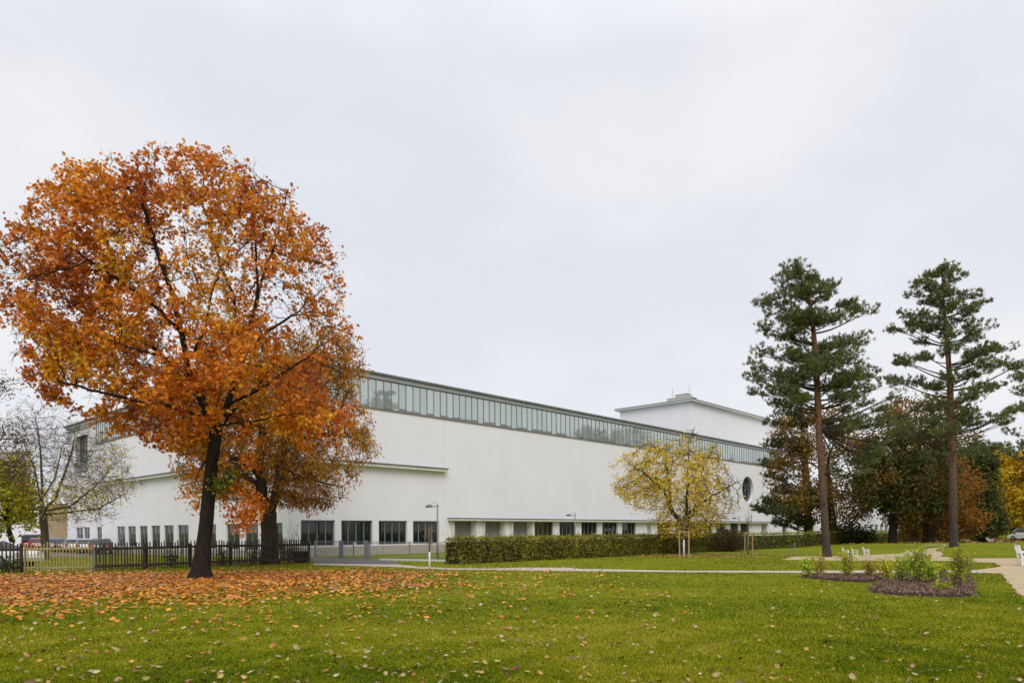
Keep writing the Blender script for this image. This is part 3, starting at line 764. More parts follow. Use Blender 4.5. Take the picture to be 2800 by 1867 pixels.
# ------------------------------------------------------------------ the orange maple
Ym = gnd(547, 1581).y
def am_(px, py, dy=0): p = at(px, py, Ym+dy); return (p.x, p.y, p.z)
rng = np.random.default_rng(11)
mprof = [(452,305,655),(460,250,705),(475,220,748),(498,198,790),(525,172,825),(550,140,852),(600,105,878),(650,62,902),(700,22,925),(760,12,942),(840,25,952),(900,45,962),(960,40,972),(1010,60,985),(1060,100,985),(1120,160,985),(1165,260,960),(1205,370,930),(1235,470,900),(1262,540,830),(1280,600,760)]
mcrown = Crown(mprof, Ym, .66)
base = am_(545, 1581); base = (base[0], base[1], 0)
trunk = [(base[0], base[1], -.15), am_(551,1540), am_(559,1470), am_(567,1400), am_(575,1310), am_(583,1240), am_(590,1185)]
limbs = [
 [am_(586,1190), am_(565,1130,-.3), am_(542,1071,-.6), am_(515,1011,-.9), am_(498,914,-1.0), am_(470,800,-1.2), am_(430,690,-1.3), am_(390,560,-1.2), am_(345,510,-1)],
 [am_(590,1190), am_(607,1152,.3), am_(645,1033,.5), am_(672,935,.7), am_(699,838,.9), am_(705,784,1.0), am_(699,675,1.2), am_(690,560,1.3), am_(685,510,1.2)],
 [am_(656,1000,.5), am_(645,880,.2), am_(640,811,0), am_(600,720,-.2), am_(575,620,-.4), am_(545,530,-.5)],
 [am_(578,1180), am_(542,1136,-.8), am_(461,1109,-1.6), am_(380,1098,-2.2), am_(270,1070,-2.6), am_(163,1044,-3.0)],
 [am_(550,1090,-.4), am_(500,1040,.8), am_(430,960,1.8), am_(330,890,2.4), am_(220,850,2.8)],
 [am_(498,914,-1), am_(440,850,-1.6), am_(360,790,-2), am_(270,730,-2)],
 [am_(540,1065,-.5), am_(470,980,-2.2), am_(390,960,-3.2), am_(300,930,-3.8)],
 [am_(620,1110,.4), am_(700,1070,-.8), am_(790,1010,-1.6), am_(870,960,-2)],
 [am_(605,1160,.2), am_(700,1150,-1.2), am_(800,1130,-2.2), am_(900,1140,-2.6)],
 [am_(660,980,.6), am_(740,900,1.6), am_(820,850,2.2)],
 [am_(590,1180), am_(640,1120,2.0), am_(700,1060,3.4), am_(760,980,4)],
 [am_(580,1180), am_(590,1130,-2), am_(600,1080,-3.6), am_(620,1020,-4.4)],
 [am_(699,800,.9), am_(740,700,.6), am_(770,600,.4), am_(785,530,.2)],
 [am_(515,1000,-.9), am_(560,900,-2.6), am_(580,800,-3.4)],
]
cz_m = at(500, 800, Ym).z
def mcol(P, rng):
    # yellow-orange low in the middle, red-brown to the outside and the top, single boughs differ
    x = (P[:,0]-at(560,1000,Ym).x)/6.0; z = (P[:,2]-at(560,1010,Ym).z)/6.0
    f = .23+.27*np.hypot(x*1.1, np.clip(z,-.3,2))+.55*fbm(P, .45, 3.1)+.35*fbm(P, 1.5, 9.2)
    return f+rng.normal(size=len(P))*.10
mstops = [(.70,.40,.03),(.74,.32,.022),(.70,.24,.018),(.60,.17,.018),(.45,.12,.022),(.31,.09,.028)]
def mkeep(C, rng):
    x = (C[:,0]-at(600,800,Ym).x); z = C[:,2]-at(600,760,Ym).z
    inner = np.exp(-(x/2.3)**2-(z/2.6)**2)
    g = fbm(C, .55, 21.0)
    right = np.clip((C[:,0]-at(740,700,Ym).x)/3.0, 0, 1)*np.clip((C[:,2]-at(700,1050,Ym).z)/3, 0, 1)
    return (rng.random(len(C)) > .80*inner+.22*right) & (g + .5*fbm(C, 1.5, 5.5) > -.10)
broadleaf('maple_tree', 'big orange autumn maple with a black leaning trunk at the left', 'tree', None, base, trunk, [.37,.30,.25,.23,.22,.215,.21], limbs, mcrown, rng,
          5200, .19, 2.0, .28, 52000, .138, T_MAPLE, mstops, mcol, M['bark_dark'], gap=(.42,-.16,4.0), shell=.42, flare=.5, rt=.0065, bias=(0,-.25,.55), spread=.9, ex=.47, leafsig=.10, leaf_keep=mkeep, wig=.15, ntwig=2, maxn=9000, twl=.26)
# low green and orange sprays hanging beside the trunk belong to the same maple: a second crown part
mt = bpy.data.objects['maple_tree']
def spray(pts, n, seed, stops, sig=.17):
    rg = np.random.default_rng(seed); P = []
    for (px, py, dy) in pts:
        c_ = np.array(am_(px, py, dy)); P.append(c_+rg.normal(size=(n,3))*np.array([sig*1.3, sig, sig]))
    P = np.concatenate(P)
    return P, palette(stops, .5+.5*fbm(P, .8, seed)+rg.normal(size=len(P))*.15, rg), rg
Ps, Cs = [], []
for pts, n, sd, st_ in (([(655,1335,-.3),(690,1365,-.2),(680,1415,-.3),(665,1440,-.2),(640,1400,0),(690,1395,-.4)], 150, 5, mstops[1:5]),
                       ([(620,1310,-.3),(645,1330,-.2),(600,1325,-.2)], 110, 6, [(.07,.12,.01),(.15,.18,.012),(.35,.25,.015)]),
                       ([(535,1290,.3),(520,1345,.3),(545,1380,.2)], 110, 7, mstops[0:3])):
    P, C_, rg = spray(pts, n, sd, st_); Ps.append(P); Cs.append(C_)
P, C_ = np.concatenate(Ps), np.concatenate(Cs)
link('crown', leaf_mesh('crown', T_MAPLE, P, .125*rg.uniform(.7,1.25,len(P)), rg, C_, (0,-.3,.5), .9, None, base), M['leaf'], mt)
B = MB()
for ch in ([am_(582,1240,-.1),am_(620,1290,-.3),am_(655,1330,-.3),am_(675,1400,-.3),am_(660,1440,-.2)], [am_(640,1305,-.3),am_(690,1355,-.2)], [am_(572,1250,.1),am_(545,1285,.3),am_(525,1345,.3)]):
    B.tube(ch, [.035-.027*i/(len(ch)-1) for i in range(len(ch))], 6)
B.build('branch', M['bark_dark'], mt, True)

# ------------------------------------------------------------------ brown chestnut behind it
Yc = gnd(735, 1541).y
ac = lambda px, py, dy=0: tuple(at(px, py, Yc+dy))
rng = np.random.default_rng(23)
cprof = [(880,700,900),(930,600,985),(1000,540,1000),(1060,500,1005),(1120,470,1010),(1180,460,1030),(1230,470,1040),(1270,450,1000),(1310,480,975),(1350,560,960),(1385,640,930)]
b0 = ac(735,1541); b0 = (b0[0], b0[1], 0)
trunk = [(b0[0],b0[1],-.15), ac(735,1490), ac(735,1440), ac(733,1400)]
limbs = [[ac(730,1402), ac(715,1360), ac(712,1300), ac(715,1220), ac(715,1120), ac(720,1000)], [ac(738,1402), ac(757,1350), ac(765,1290), ac(780,1200), ac(800,1100), ac(830,1000)],
 [ac(762,1318), ac(830,1305,-1), ac(900,1325,-2), ac(935,1332,-2.3), ac(975,1295,-2.6)], [ac(714,1310), ac(690,1280,-.5), ac(650,1255,-1), ac(560,1220,-1.5)], [ac(714,1330), ac(660,1300,1), ac(600,1270,2)],
 [ac(765,1330), ac(800,1360,-1), ac(840,1390,-2)], [ac(775,1220), ac(850,1190,1), ac(930,1190,1.5)], [ac(785,1190), ac(860,1150,-1.5), ac(940,1150,-2.4)]]
cst = [(.60,.36,.035),(.54,.26,.025),(.46,.19,.02),(.34,.13,.018),(.22,.18,.02)]
def bcol(P, rng): return .45+.6*fbm(P, .5, 2.0)+.3*fbm(P, 2.0, 7)+rng.normal(size=len(P))*.15
broadleaf('chestnut_tree', 'brown forked chestnut with drooping leaves right behind the orange maple', 'tree', None, b0, trunk, [.46,.40,.38,.40], limbs, Crown(cprof, Yc, .8), rng,
          2600, .27, 2.4, .42, 36000, .23, T_DROOP, cst, bcol, M['bark'], gap=(.4,-.12,8), shell=.4, flare=.3, rt=.010, bias=(0,-.4,.1), spread=1.0, axis_bias=(0,0,-.9), leafsig=.16, wig=.18)

# ------------------------------------------------------------------ yellow walnut by the hedge
Yy = gnd(1868, 1516).y
ay = lambda px, py, dy=0: tuple(at(px, py, Yy+dy))
rng = np.random.default_rng(31)
yprof = [(1168,1880,1900),(1200,1840,1950),(1225,1730,1965),(1250,1680,1975),(1290,1662,2000),(1330,1668,2025),(1370,1700,2030),(1400,1760,2015),(1430,1795,1975),(1465,1800,1930)]
b0 = ay(1868,1516); b0 = (b0[0], b0[1], 0)
trunk = [(b0[0],b0[1],-.1), ay(1870,1480), ay(1874,1440), ay(1876,1410)]
limbs = [[ay(1872,1440), ay(1840,1400), ay(1815,1340,-.4), ay(1770,1300,-.8), ay(1720,1265,-1)], [ay(1876,1410), ay(1880,1340), ay(1882,1280), ay(1885,1200)], [ay(1876,1415), ay(1910,1380,-.6), ay(1960,1350,-1), ay(2010,1320,-1)],
 [ay(1825,1380), ay(1830,1310,.8), ay(1810,1240,1)], [ay(1880,1330), ay(1920,1290,1), ay(1950,1220,1.2)], [ay(1874,1430), ay(1900,1395,1.5), ay(1950,1390,2)]]
yst = [(.90,.66,.06),(.88,.58,.04),(.78,.54,.05),(.56,.46,.05),(.66,.38,.03)]
def ykeep(C, rng):
    top = np.clip((C[:,2]-at(1880,1240,Yy).z)/1.2, 0, 1); rt_ = np.clip((C[:,0]-at(1930,1300,Yy).x)/1.6, 0, 1)
    return rng.random(len(C)) > np.maximum(.8*top, .9*rt_)
broadleaf('walnut_tree', 'small yellow-leaved tree with thinning right side in front of the hedge', 'tree', None, b0, trunk, [.26,.22,.20,.20], limbs, Crown(yprof, Yy, .85), rng,
          2600, .22, 1.9, .30, 11500, .165, T_LEAF, yst, bcol, M['bark'], gap=(.6,-.06,5), shell=.45, flare=.2, rt=.011, bias=(0,-.3,.3), axis_bias=(0,0,-.4), leafsig=.15, leaf_keep=ykeep, wig=.2)

# ------------------------------------------------------------------ nearly bare tree on the left
Yb = gnd(125, 1528).y
ab = lambda px, py, dy=0: tuple(at(px, py, Yb+dy))
rng = np.random.default_rng(41)
b0 = ab(125,1528); b0 = (b0[0], b0[1], gz(b0[0], b0[1]))
bprof = [(1082,75,110),(1110,60,150),(1150,5,200),(1190,-10,290),(1230,-5,345),(1270,20,355),(1310,30,365),(1350,60,360),(1385,70,320),(1430,90,300)]
trunk = [(b0[0],b0[1],-.3), ab(123,1480), ab(120,1430), ab(115,1385)]
limbs = [[ab(115,1390), ab(115,1320), ab(110,1220), ab(95,1130)], [ab(118,1395), ab(150,1365), ab(175,1300), ab(195,1240), ab(205,1190)], [ab(117,1385), ab(95,1280,.5), ab(60,1200,.8), ab(20,1140,1)],
 [ab(120,1400), ab(190,1385,-1), ab(260,1330,-1.8), ab(320,1260,-2)], [ab(120,1405), ab(185,1400,1.4), ab(270,1390,2), ab(340,1350,2.4)], [ab(118,1365), ab(150,1310,1.5), ab(170,1220,2)]]
def bkeep(C, rng):
    k1 = np.exp(-((C[:,0]-at(215,1390,Yb).x)/1.5)**2-((C[:,2]-at(215,1365,Yb).z)/1.0)**2); k2 = np.exp(-((C[:,0]-at(335,1300,Yb).x)/.8)**2)
    return rng.random(len(C)) < np.maximum(.9*k1, .35*k2)+.01
broadleaf('sparse_tree', 'nearly bare grey tree with a few yellow leaves left of the museum', 'tree', None, b0, trunk, [.27,.23,.21,.20], limbs, Crown(bprof, Yb, .8), rng,
          2600, .24, 2.2, .30, 1700, .17, T_LEAF, [(.70,.56,.05),(.60,.50,.06),(.5,.36,.05)], bcol, M['bark_grey'], shell=.5, flare=.25, ex=.58, rt=.009, leafsig=.2, leaf_keep=bkeep, wig=.09, ntwig=2, twl=.55, maxn=9000)

# ------------------------------------------------------------------ dense background trees
def leafy_tree(name, label, px, pyb, Y, prof, rng_seed, nleaf, lsize, stops, T=T_CLUMP, trad=.3, group=None, gap=(.35,-.1,2), bark='bark', ytop=None, z0=None, depth=.8, lean=0, leafm='leaf', axis_bias=None, shell=.35, bias=(0,-.4,.4)):
    rg = np.random.default_rng(rng_seed); b_ = at(px, pyb, Y); zb = gz(b_.x, Y) if z0 is None else z0
    base = (b_.x, Y, zb); cr_ = Crown(prof, Y, depth)
    zm = (cr_.z[0]+cr_.z[-1])/2; xm = at((prof[len(prof)//2][1]+prof[len(prof)//2][2])/2, prof[len(prof)//2][0], Y).x
    trunk = [(b_.x, Y, zb-.3), (b_.x+.05, Y, zb+1.2), (b_.x*.7+xm*.3, Y, (zm+zb)/2+.3), (b_.x*.4+xm*.6, Y, zm)]
    return broadleaf(name, label, 'tree', group, base, trunk, [trad*1.2, trad, trad*.85, trad*.6], [], cr_, rg, 700, .55, 4.5, 1.0, nleaf, lsize, T, stops,
        lambda P, r_: .5+.7*fbm(P, .35, rng_seed)+.35*fbm(P, 1.3, rng_seed+3)+r_.normal(size=len(P))*.12, M[bark], leafm, gap=gap, shell=shell, flare=.3, rt=.014, leafsig=.42, bias=bias, wig=.2, ntwig=2, twl=.7, maxn=2500, axis_bias=axis_bias)
BR = [(.33,.20,.03),(.255,.14,.022),(.185,.10,.018),(.12,.08,.016)]
DG = [(.095,.115,.022),(.065,.085,.018),(.045,.062,.015),(.11,.095,.020)]
YG = [(.42,.36,.02),(.30,.28,.02),(.16,.19,.02),(.36,.24,.02)]
leafy_tree('chestnut_tree', 'rust-brown chestnut standing behind the nearest pine trunk', 2278, 1488, 72, [(1130,2130,2330),(1200,2110,2380),(1280,2105,2370),(1350,2110,2395),(1400,2130,2390),(1432,2190,2350)], 51, 14000, .21, BR, trad=.42, gap=(.45,-.04,2))
leafy_tree('chestnut_tree', 'orange-brown chestnut with a low crown behind the second pine trunk', 2540, 1490, 70, [(1255,2440,2640),(1320,2370,2670),(1380,2390,2690),(1430,2440,2680),(1465,2475,2660)], 52, 16000, .21, [(.40,.21,.025),(.32,.15,.02),(.22,.085,.013),(.12,.06,.014)], trad=.5)
leafy_tree('chestnut_tree', 'tall brown chestnut crown seen above the dark yew', 2500, 1470, 84, [(1080,2470,2540),(1120,2420,2650),(1200,2400,2660),(1290,2400,2670),(1390,2450,2650)], 53, 13000, .25, [(.46,.24,.03)]+BR+DG[:1], trad=.45)
leafy_tree('yew_tree', 'dark green dense evergreen left of the second pine', 2440, 1485, 66, [(1120,2465,2500),(1165,2420,2560),(1200,2370,2590),(1260,2345,2600),(1340,2335,2600),(1385,2370,2590),(1415,2410,2560)], 54, 18000, .23, BR[1:3]+DG+BR[2:], trad=.35, bark='bark_dark', gap=(.55,-.14,3))
leafy_tree('yew_tree', 'dark evergreen right of the second pine before the yellow tree', 2690, 1482, 78, [(1215,2600,2680),(1260,2600,2705),(1320,2610,2715),(1380,2625,2735),(1430,2640,2740),(1465,2650,2730)], 55, 14000, .27, [(.13,.13,.02)]+DG, trad=.4, bark='bark_dark')
leafy_tree('lime_tree', 'bright yellow tree at the right edge beyond the lawn', 2770, 1475, 96, [(1235,2715,2760),(1270,2705,2830),(1340,2700,2860),(1400,2720,2860),(1435,2740,2850)], 56, 11000, .33, [(.70,.48,.02),(.62,.40,.018),(.40,.30,.02)], trad=.35)
leafy_tree('evergreen_shrub', 'low dark evergreen shrub against the hedge behind the white chairs', 2330, 1492, 73, [(1448,2290,2340),(1462,2262,2375),(1480,2262,2380),(1492,2270,2370)], 57, 2600, .26, DG, trad=.06, bark='bark_dark')
# far avenue of trees closing the park on the right
rg_ = random.Random(5)
for i, (px, Yd, wpx, top, col) in enumerate([(2590,112,150,1235,'d'),(2650,125,120,1290,'b'),(2715,118,130,1255,'y'),(2775,130,130,1290,'y'),(2840,112,150,1200,'d'),(2540,120,110,1230,'d')]):
    st_ = dict(d=DG, b=BR+DG[1:2], y=[(.60,.42,.02),(.46,.30,.02),(.24,.18,.02)])[col]
    lab = {0:'dark tree far off between the second pine and the yew', 1:'far brown tree with trunk showing left of the parked white car', 2:'far yellow tree above the gap left of the white car', 3:'far yellow tree over the white parked car', 4:'far dark tree cut by the right edge of the photo', 5:'far dark tree behind the orange-brown chestnut', 6:'far brown tree at the end of the hedge', 7:'far dark tree where the hedge ends'}[i]
    leafy_tree('park_tree', lab, px, 1478, Yd, [(top,px-wpx*.2,px+wpx*.2),(top+40,px-wpx*.42,px+wpx*.42),(top+110,px-wpx*.5,px+wpx*.5),(1425,px-wpx*.48,px+wpx*.48),(1452,px-wpx*.35,px+wpx*.35)], 60+i, 3600, .62, st_, trad=.34, group='trees of the far avenue', bark='bark_dark')
# wooded edge far behind everything on the right
rg2 = np.random.default_rng(77); n = 22000
x_ = rg2.uniform(60, 150, n); P = np.stack([x_, 150+rg2.uniform(-5,9,n)+.05*x_, rg2.random(n)**.8*(9+3*np.sin(x_*.35)+2*np.sin(x_*.9+1))], axis=1)
me = leaf_mesh('far_wood', T_CLUMP, P, .9*rg2.uniform(.6,1.3,n), rg2, palette(DG+BR[2:], .45+.8*fbm(P,.12,4)+rg2.normal(size=n)*.1, rg2), (0,-.4,.4))
tag(link('far_wood', me, M['leaf']), 'dim brown and green wood closing the park behind the avenue', 'wood', kind='stuff')

leafy_tree('park_tree', 'broad tree outside the frame on the right, mirrored in the glass band', 3170, 1480, 84, [(1010,3120,3180),(1060,3060,3240),(1130,3030,3290),(1250,3010,3310),(1380,3060,3260)], 91, 5200, .42, DG, trad=.4, bark='bark_dark')
# left edge: yellow-green tree and brown conifer bough
leafy_tree('field_maple', 'yellow-green bushy tree at the left edge before the apartment block', 30, 1500, 46, [(1275,-60,40),(1310,-80,75),(1360,-80,92),(1410,-80,90),(1450,-70,70),(1475,-60,50)], 71, 5600, .22, [(.74,.62,.04),(.60,.54,.04),(.44,.42,.03),(.2,.24,.025)], trad=.16)
rg2 = np.random.default_rng(78)
leafy_tree('larch_tree', 'brown-needled conifer boughs reaching in from the left edge', -120, 1530, 40, [(1050,-160,25),(1090,-170,40),(1130,-190,10),(1190,-200,40),(1230,-200,62),(1265,-200,68),(1300,-190,40),(1340,-150,10)], 79, 6500, .20, [(.20,.10,.03),(.14,.08,.028),(.09,.07,.02)], T=T_DROOP, trad=.25, gap=(.55,-.02,6))

# ------------------------------------------------------------------ pines
def pine(label, pts, Y, trads, pads, seed, zlow, halfw, tuft=.15, per=96, dup=1.4, name='pine_tree', cols=None, bare=[], sq=.52):
    """pads: (px, py, half width px) foliage pads seen in the photo; each gets a depth, a bough and tufts"""
    rg = np.random.default_rng(seed); pads = [(a, b_, c_*1.16) for a, b_, c_ in pads]
    P0 = [at(px, py, Y) for px, py in pts]; base = (P0[0].x, Y, gz(P0[0].x, Y)); P0[0] = Vector((base[0], Y, base[2]-.2))
    root = thing(name, label, 'tree', base)
    tz = np.array([p.z for p in P0]); tx = np.array([p.x for p in P0]); ztop = P0[-1].z
    B = MB(); trunk_tube(B, P0, trads, seed, k=14, flare=.25, rough=.03)
    for q in range(5):                                              # stubs where boughs broke off
        z = base[2]+rg.uniform(2.5, max(3, zlow-base[2]+1)); a = rg.uniform(3.6, 5.8); x = np.interp(z, tz, tx); r_ = np.interp(z, tz, trads)
        B.tube([(x+math.cos(a)*r_*.8, Y+math.sin(a)*r_*.8, z), (x+math.cos(a)*(r_+.09), Y+math.sin(a)*(r_+.09), z+.03)], [.055,.045], 8)
    B.cur = 1
    PD = []
    for px, py, r_ in pads:
        p = at(px, py, Y); x0 = np.interp(p.z, tz, tx); hw = halfw*(1-.75*max(0, (p.z-zlow)/(ztop-zlow))); lim = math.sqrt(max(.04, 1-min(1, ((p.x-x0)/max(hw,.4))**2)))*hw
        dy = rg.uniform(-1, 1)*lim; s_ = (Y+dy)/Y
        PD.append((np.array([p.x*s_, Y+dy, EYE+(p.z-EYE)*s_]), r_*Y/FPX))
        for _ in range(int(dup+rg.random())):
            dy2 = -np.sign(dy)*rg.uniform(-.2, 1.0)*lim; x2 = x0+(p.x-x0)*rg.uniform(.25,.85)
            PD.append((np.array([x2, Y+dy2, p.z+rg.uniform(-.5,.3)]), r_*Y/FPX*rg.uniform(.8,1.1)))
    TP, TD = [], []
    for c_, r_ in PD:
        x0 = np.interp(c_[2], tz, tx); h = math.hypot(c_[0]-x0, c_[1]-Y)
        zb = min(ztop-.3, max(zlow-.4, c_[2]-.32*h-.1)); a0 = np.array([np.interp(zb, tz, tx), Y, zb])
        v = c_-a0; sd = np.cross(v, [0,0,1.]); sd /= np.linalg.norm(sd)+1e-6; bow = rg.uniform(-.10,.10)*h
        path = [a0+v*f+sd*bow*math.sin(f*math.pi)+np.array([0,0,-.10*h*math.sin(f*math.pi)*(1-f)]) for f in np.linspace(0, 1.0, 7)]
        rb = .014+.011*h+.012*r_; B.tube(path, [rb*(1-.8*k_/6)+.004 for k_ in range(7)], 5, False)
        n = int(per*(r_/.9)**1.6*rg.uniform(.8,1.2))+8
        u = rg.normal(size=(n,3)); u /= np.linalg.norm(u, axis=1, keepdims=True); rr = rg.random(n)**.45
        el = u*rr[:,None]*np.array([1,1,sq])*r_; el[:,2] = np.where(el[:,2] < 0, el[:,2]*.55, el[:,2])
        out = v/(np.linalg.norm(v)+1e-6); el[:,2] += .18*(el@out)
        g = fbm(c_+el, 1.6, seed+1.5); el = el[g > -.12]
        if len(el) == 0: continue
        TP.append(c_+el); td = el/(np.linalg.norm(el, axis=1, keepdims=True)+1e-6)*.6+out*.25+np.array([0,0,.75]); TD.append(td)
        for q in rg.integers(0, len(el), min(len(el), int(6+7*r_))):
            m_ = path[rg.integers(3, 7)]; e_ = c_+el[q]; md = (m_+e_)/2+np.array([0,0,-.06]); B.tube([m_, md, e_], [.012,.008,.004], 3, False)
    for q in range(14): TP.append(np.array([[P0[-1].x+rg.normal()*.13, Y+rg.normal()*.13, ztop+rg.uniform(-.5,.12)]])); TD.append(np.array([[0,0,1.]]))
    for (pz, az, ln) in bare:                                       # dead lower boughs
        z = at(pts[0][0], pz, Y).z; x = np.interp(z, tz, tx); d = np.array([math.cos(az), math.sin(az), 0]); a0 = np.array([x, Y, z])
        B.tube([a0, a0+d*ln*.4+np.array([0,0,.12*ln]), a0+d*ln*.75+np.array([0,0,.10*ln]), a0+d*ln+np.array([0,0,-.08*ln])], [.05,.035,.022,.008], 5, False)
        B.tube([a0+d*ln*.6+np.array([0,0,.12*ln]), a0+d*ln*.9+np.array([.1,.1,-.3*ln])], [.018,.005], 4, False)
    B.build('trunk', [M['bark_pine'], M['bark']], root, True)
    TP, TD = np.concatenate(TP), np.concatenate(TD); nt_ = len(TP); nb_ = 14
    D_ = np.repeat(TD, nb_, axis=0)+rg.normal(size=(nt_*nb_,3))*.75; D_ /= np.linalg.norm(D_, axis=1, keepdims=True)
    P_ = np.repeat(TP, nb_, axis=0)+rg.normal(size=(nt_*nb_,3))*.035
    W = np.cross(D_, rg.normal(size=D_.shape)); W /= np.linalg.norm(W, axis=1, keepdims=True)
    s = (tuft*rg.uniform(.6,1.25,len(P_)))[:,None]
    V = np.stack([P_-W*s*.10, P_+W*s*.10, P_+W*s*.07+D_*s, P_-W*s*.07+D_*s], axis=1).reshape(-1,3)-np.array(base)
    f = np.repeat(.5+.6*fbm(TP, .7, seed)+rg.normal(size=nt_)*.2, nb_)
    C_ = palette(cols or [(.165,.18,.050),(.13,.148,.042),(.095,.112,.034),(.18,.175,.05)], f, rg, .1, .2)
    link('crown', np_mesh('crown', V, [np.arange(len(V)).reshape(-1,4)], np.repeat(C_, 4, axis=0)), M['needle'], root)
    return root
Yp = gnd(2259, 1522).y
cv = lambda l: [(1914+.5766*a, 629+.5766*b_, .5766*c_) for a, b_, c_ in l]
pine('tall pine with an orange upper trunk nearest the white chairs', [(2262,1522),(2256,1440),(2250,1330),(2240,1180),(2234,1050),(2228,950),(2215,830),(2190,760),(2176,722)], Yp, [.25,.215,.20,.19,.175,.15,.105,.06,.025],
     cv([(455,185,58),(400,235,48),(520,235,55),(620,262,42),(430,310,75),(560,320,85),(320,345,62),(690,345,48),(400,400,85),(785,395,58),(660,420,68),(500,440,80),(320,470,60),(745,530,75),(640,540,65),(380,500,65),(300,580,60),(420,600,75),(690,625,85),(590,650,80),(262,640,50),(258,700,50),(360,690,85),(480,690,75),(760,690,75),(860,740,62),(930,785,48),(290,770,58),(400,760,62),(640,740,75),(740,780,55),(850,850,40),(470,800,50),(700,850,42),
       (800,930,62),(870,915,60),(720,930,50),(850,1010,50),(800,1090,42),(840,1060,42),(690,960,38),(780,1150,30)]), 3, at(2240,1150,Yp).z, 3.6, bare=[(1345,2.9,2.6),(1245,.1,2.6),(1300,-1.2,.8)])
Yq = 47.5
pine('taller thin-crowned pine beside the right path junction', [(2609,1512),(2607,1400),(2605,1250),(2602,1150),(2596,1020),(2588,930),(2580,830),(2576,735)], Yq, [.27,.235,.22,.205,.17,.135,.085,.025],
     cv([(1180,195,42),(1100,212,38),(1230,222,38),(1040,260,42),(1140,260,52),(1210,290,50),(1010,310,38),(1300,310,45),(1090,340,52),(1190,370,52),(1340,345,38),(1270,390,45),(975,400,38),(1060,410,50),(915,470,40),(1000,470,52),(1130,460,52),(1240,480,45),(1365,460,45),(1290,520,45),(1050,530,42),(1180,560,50),(955,622,50),(1060,600,42),(1290,590,52),(1370,580,52),(1465,560,42),(1400,640,62),(1495,650,42),(925,715,42),(1020,722,52),(1110,740,48),(1290,690,50),(1400,740,42),(1300,780,42),
       (1150,830,72),(1060,850,62),(1250,870,52),(1340,900,45),(1430,912,42),(1500,850,42),(1110,910,55),(970,935,55),(1300,1050,62),(1400,1050,52),(1440,1030,40),(1040,990,60)]), 4, at(2600,1215,Yq).z, 4.4, tuft=.165, per=84, dup=1.0, bare=[(1320,2.9,1.7)])
Yr = 74.0
pine('dark-trunked pine behind the hedge end in front of the round window', [(2210,1500),(2208,1400),(2204,1300),(2196,1200),(2190,1110)], Yr, [.42,.38,.33,.24,.06],
     cv([(430,870,70),(380,920,65),(500,900,65),(345,1020,48),(420,1000,75),(480,1040,55),(322,1110,40),(335,1165,38),(420,1240,65),(330,1300,55),(285,1325,40),(400,1330,65),(480,1290,65),(370,1390,45),(440,1370,55)]), 5, at(2205,1440,Yr).z, 5.0, tuft=.24, per=60, cols=[(.095,.115,.035),(.070,.090,.028),(.050,.066,.022)])
pine('pine boughs reaching in at the right edge beyond the bench', [(2872,1510),(2870,1300),(2862,1100),(2850,950)], 56, [.30,.26,.2,.04],
     cv([(1510,700,45),(1540,760,55),(1480,960,42),(1540,1000,60),(1465,1060,45),(1530,850,55),(1580,640,60),(1640,740,70),(1700,860,80),(1640,960,70),(1700,1060,80),(1560,1080,55),(1660,600,50)]), 6, at(2870,1290,56).z, 5.0, tuft=.18, per=45, dup=.6)

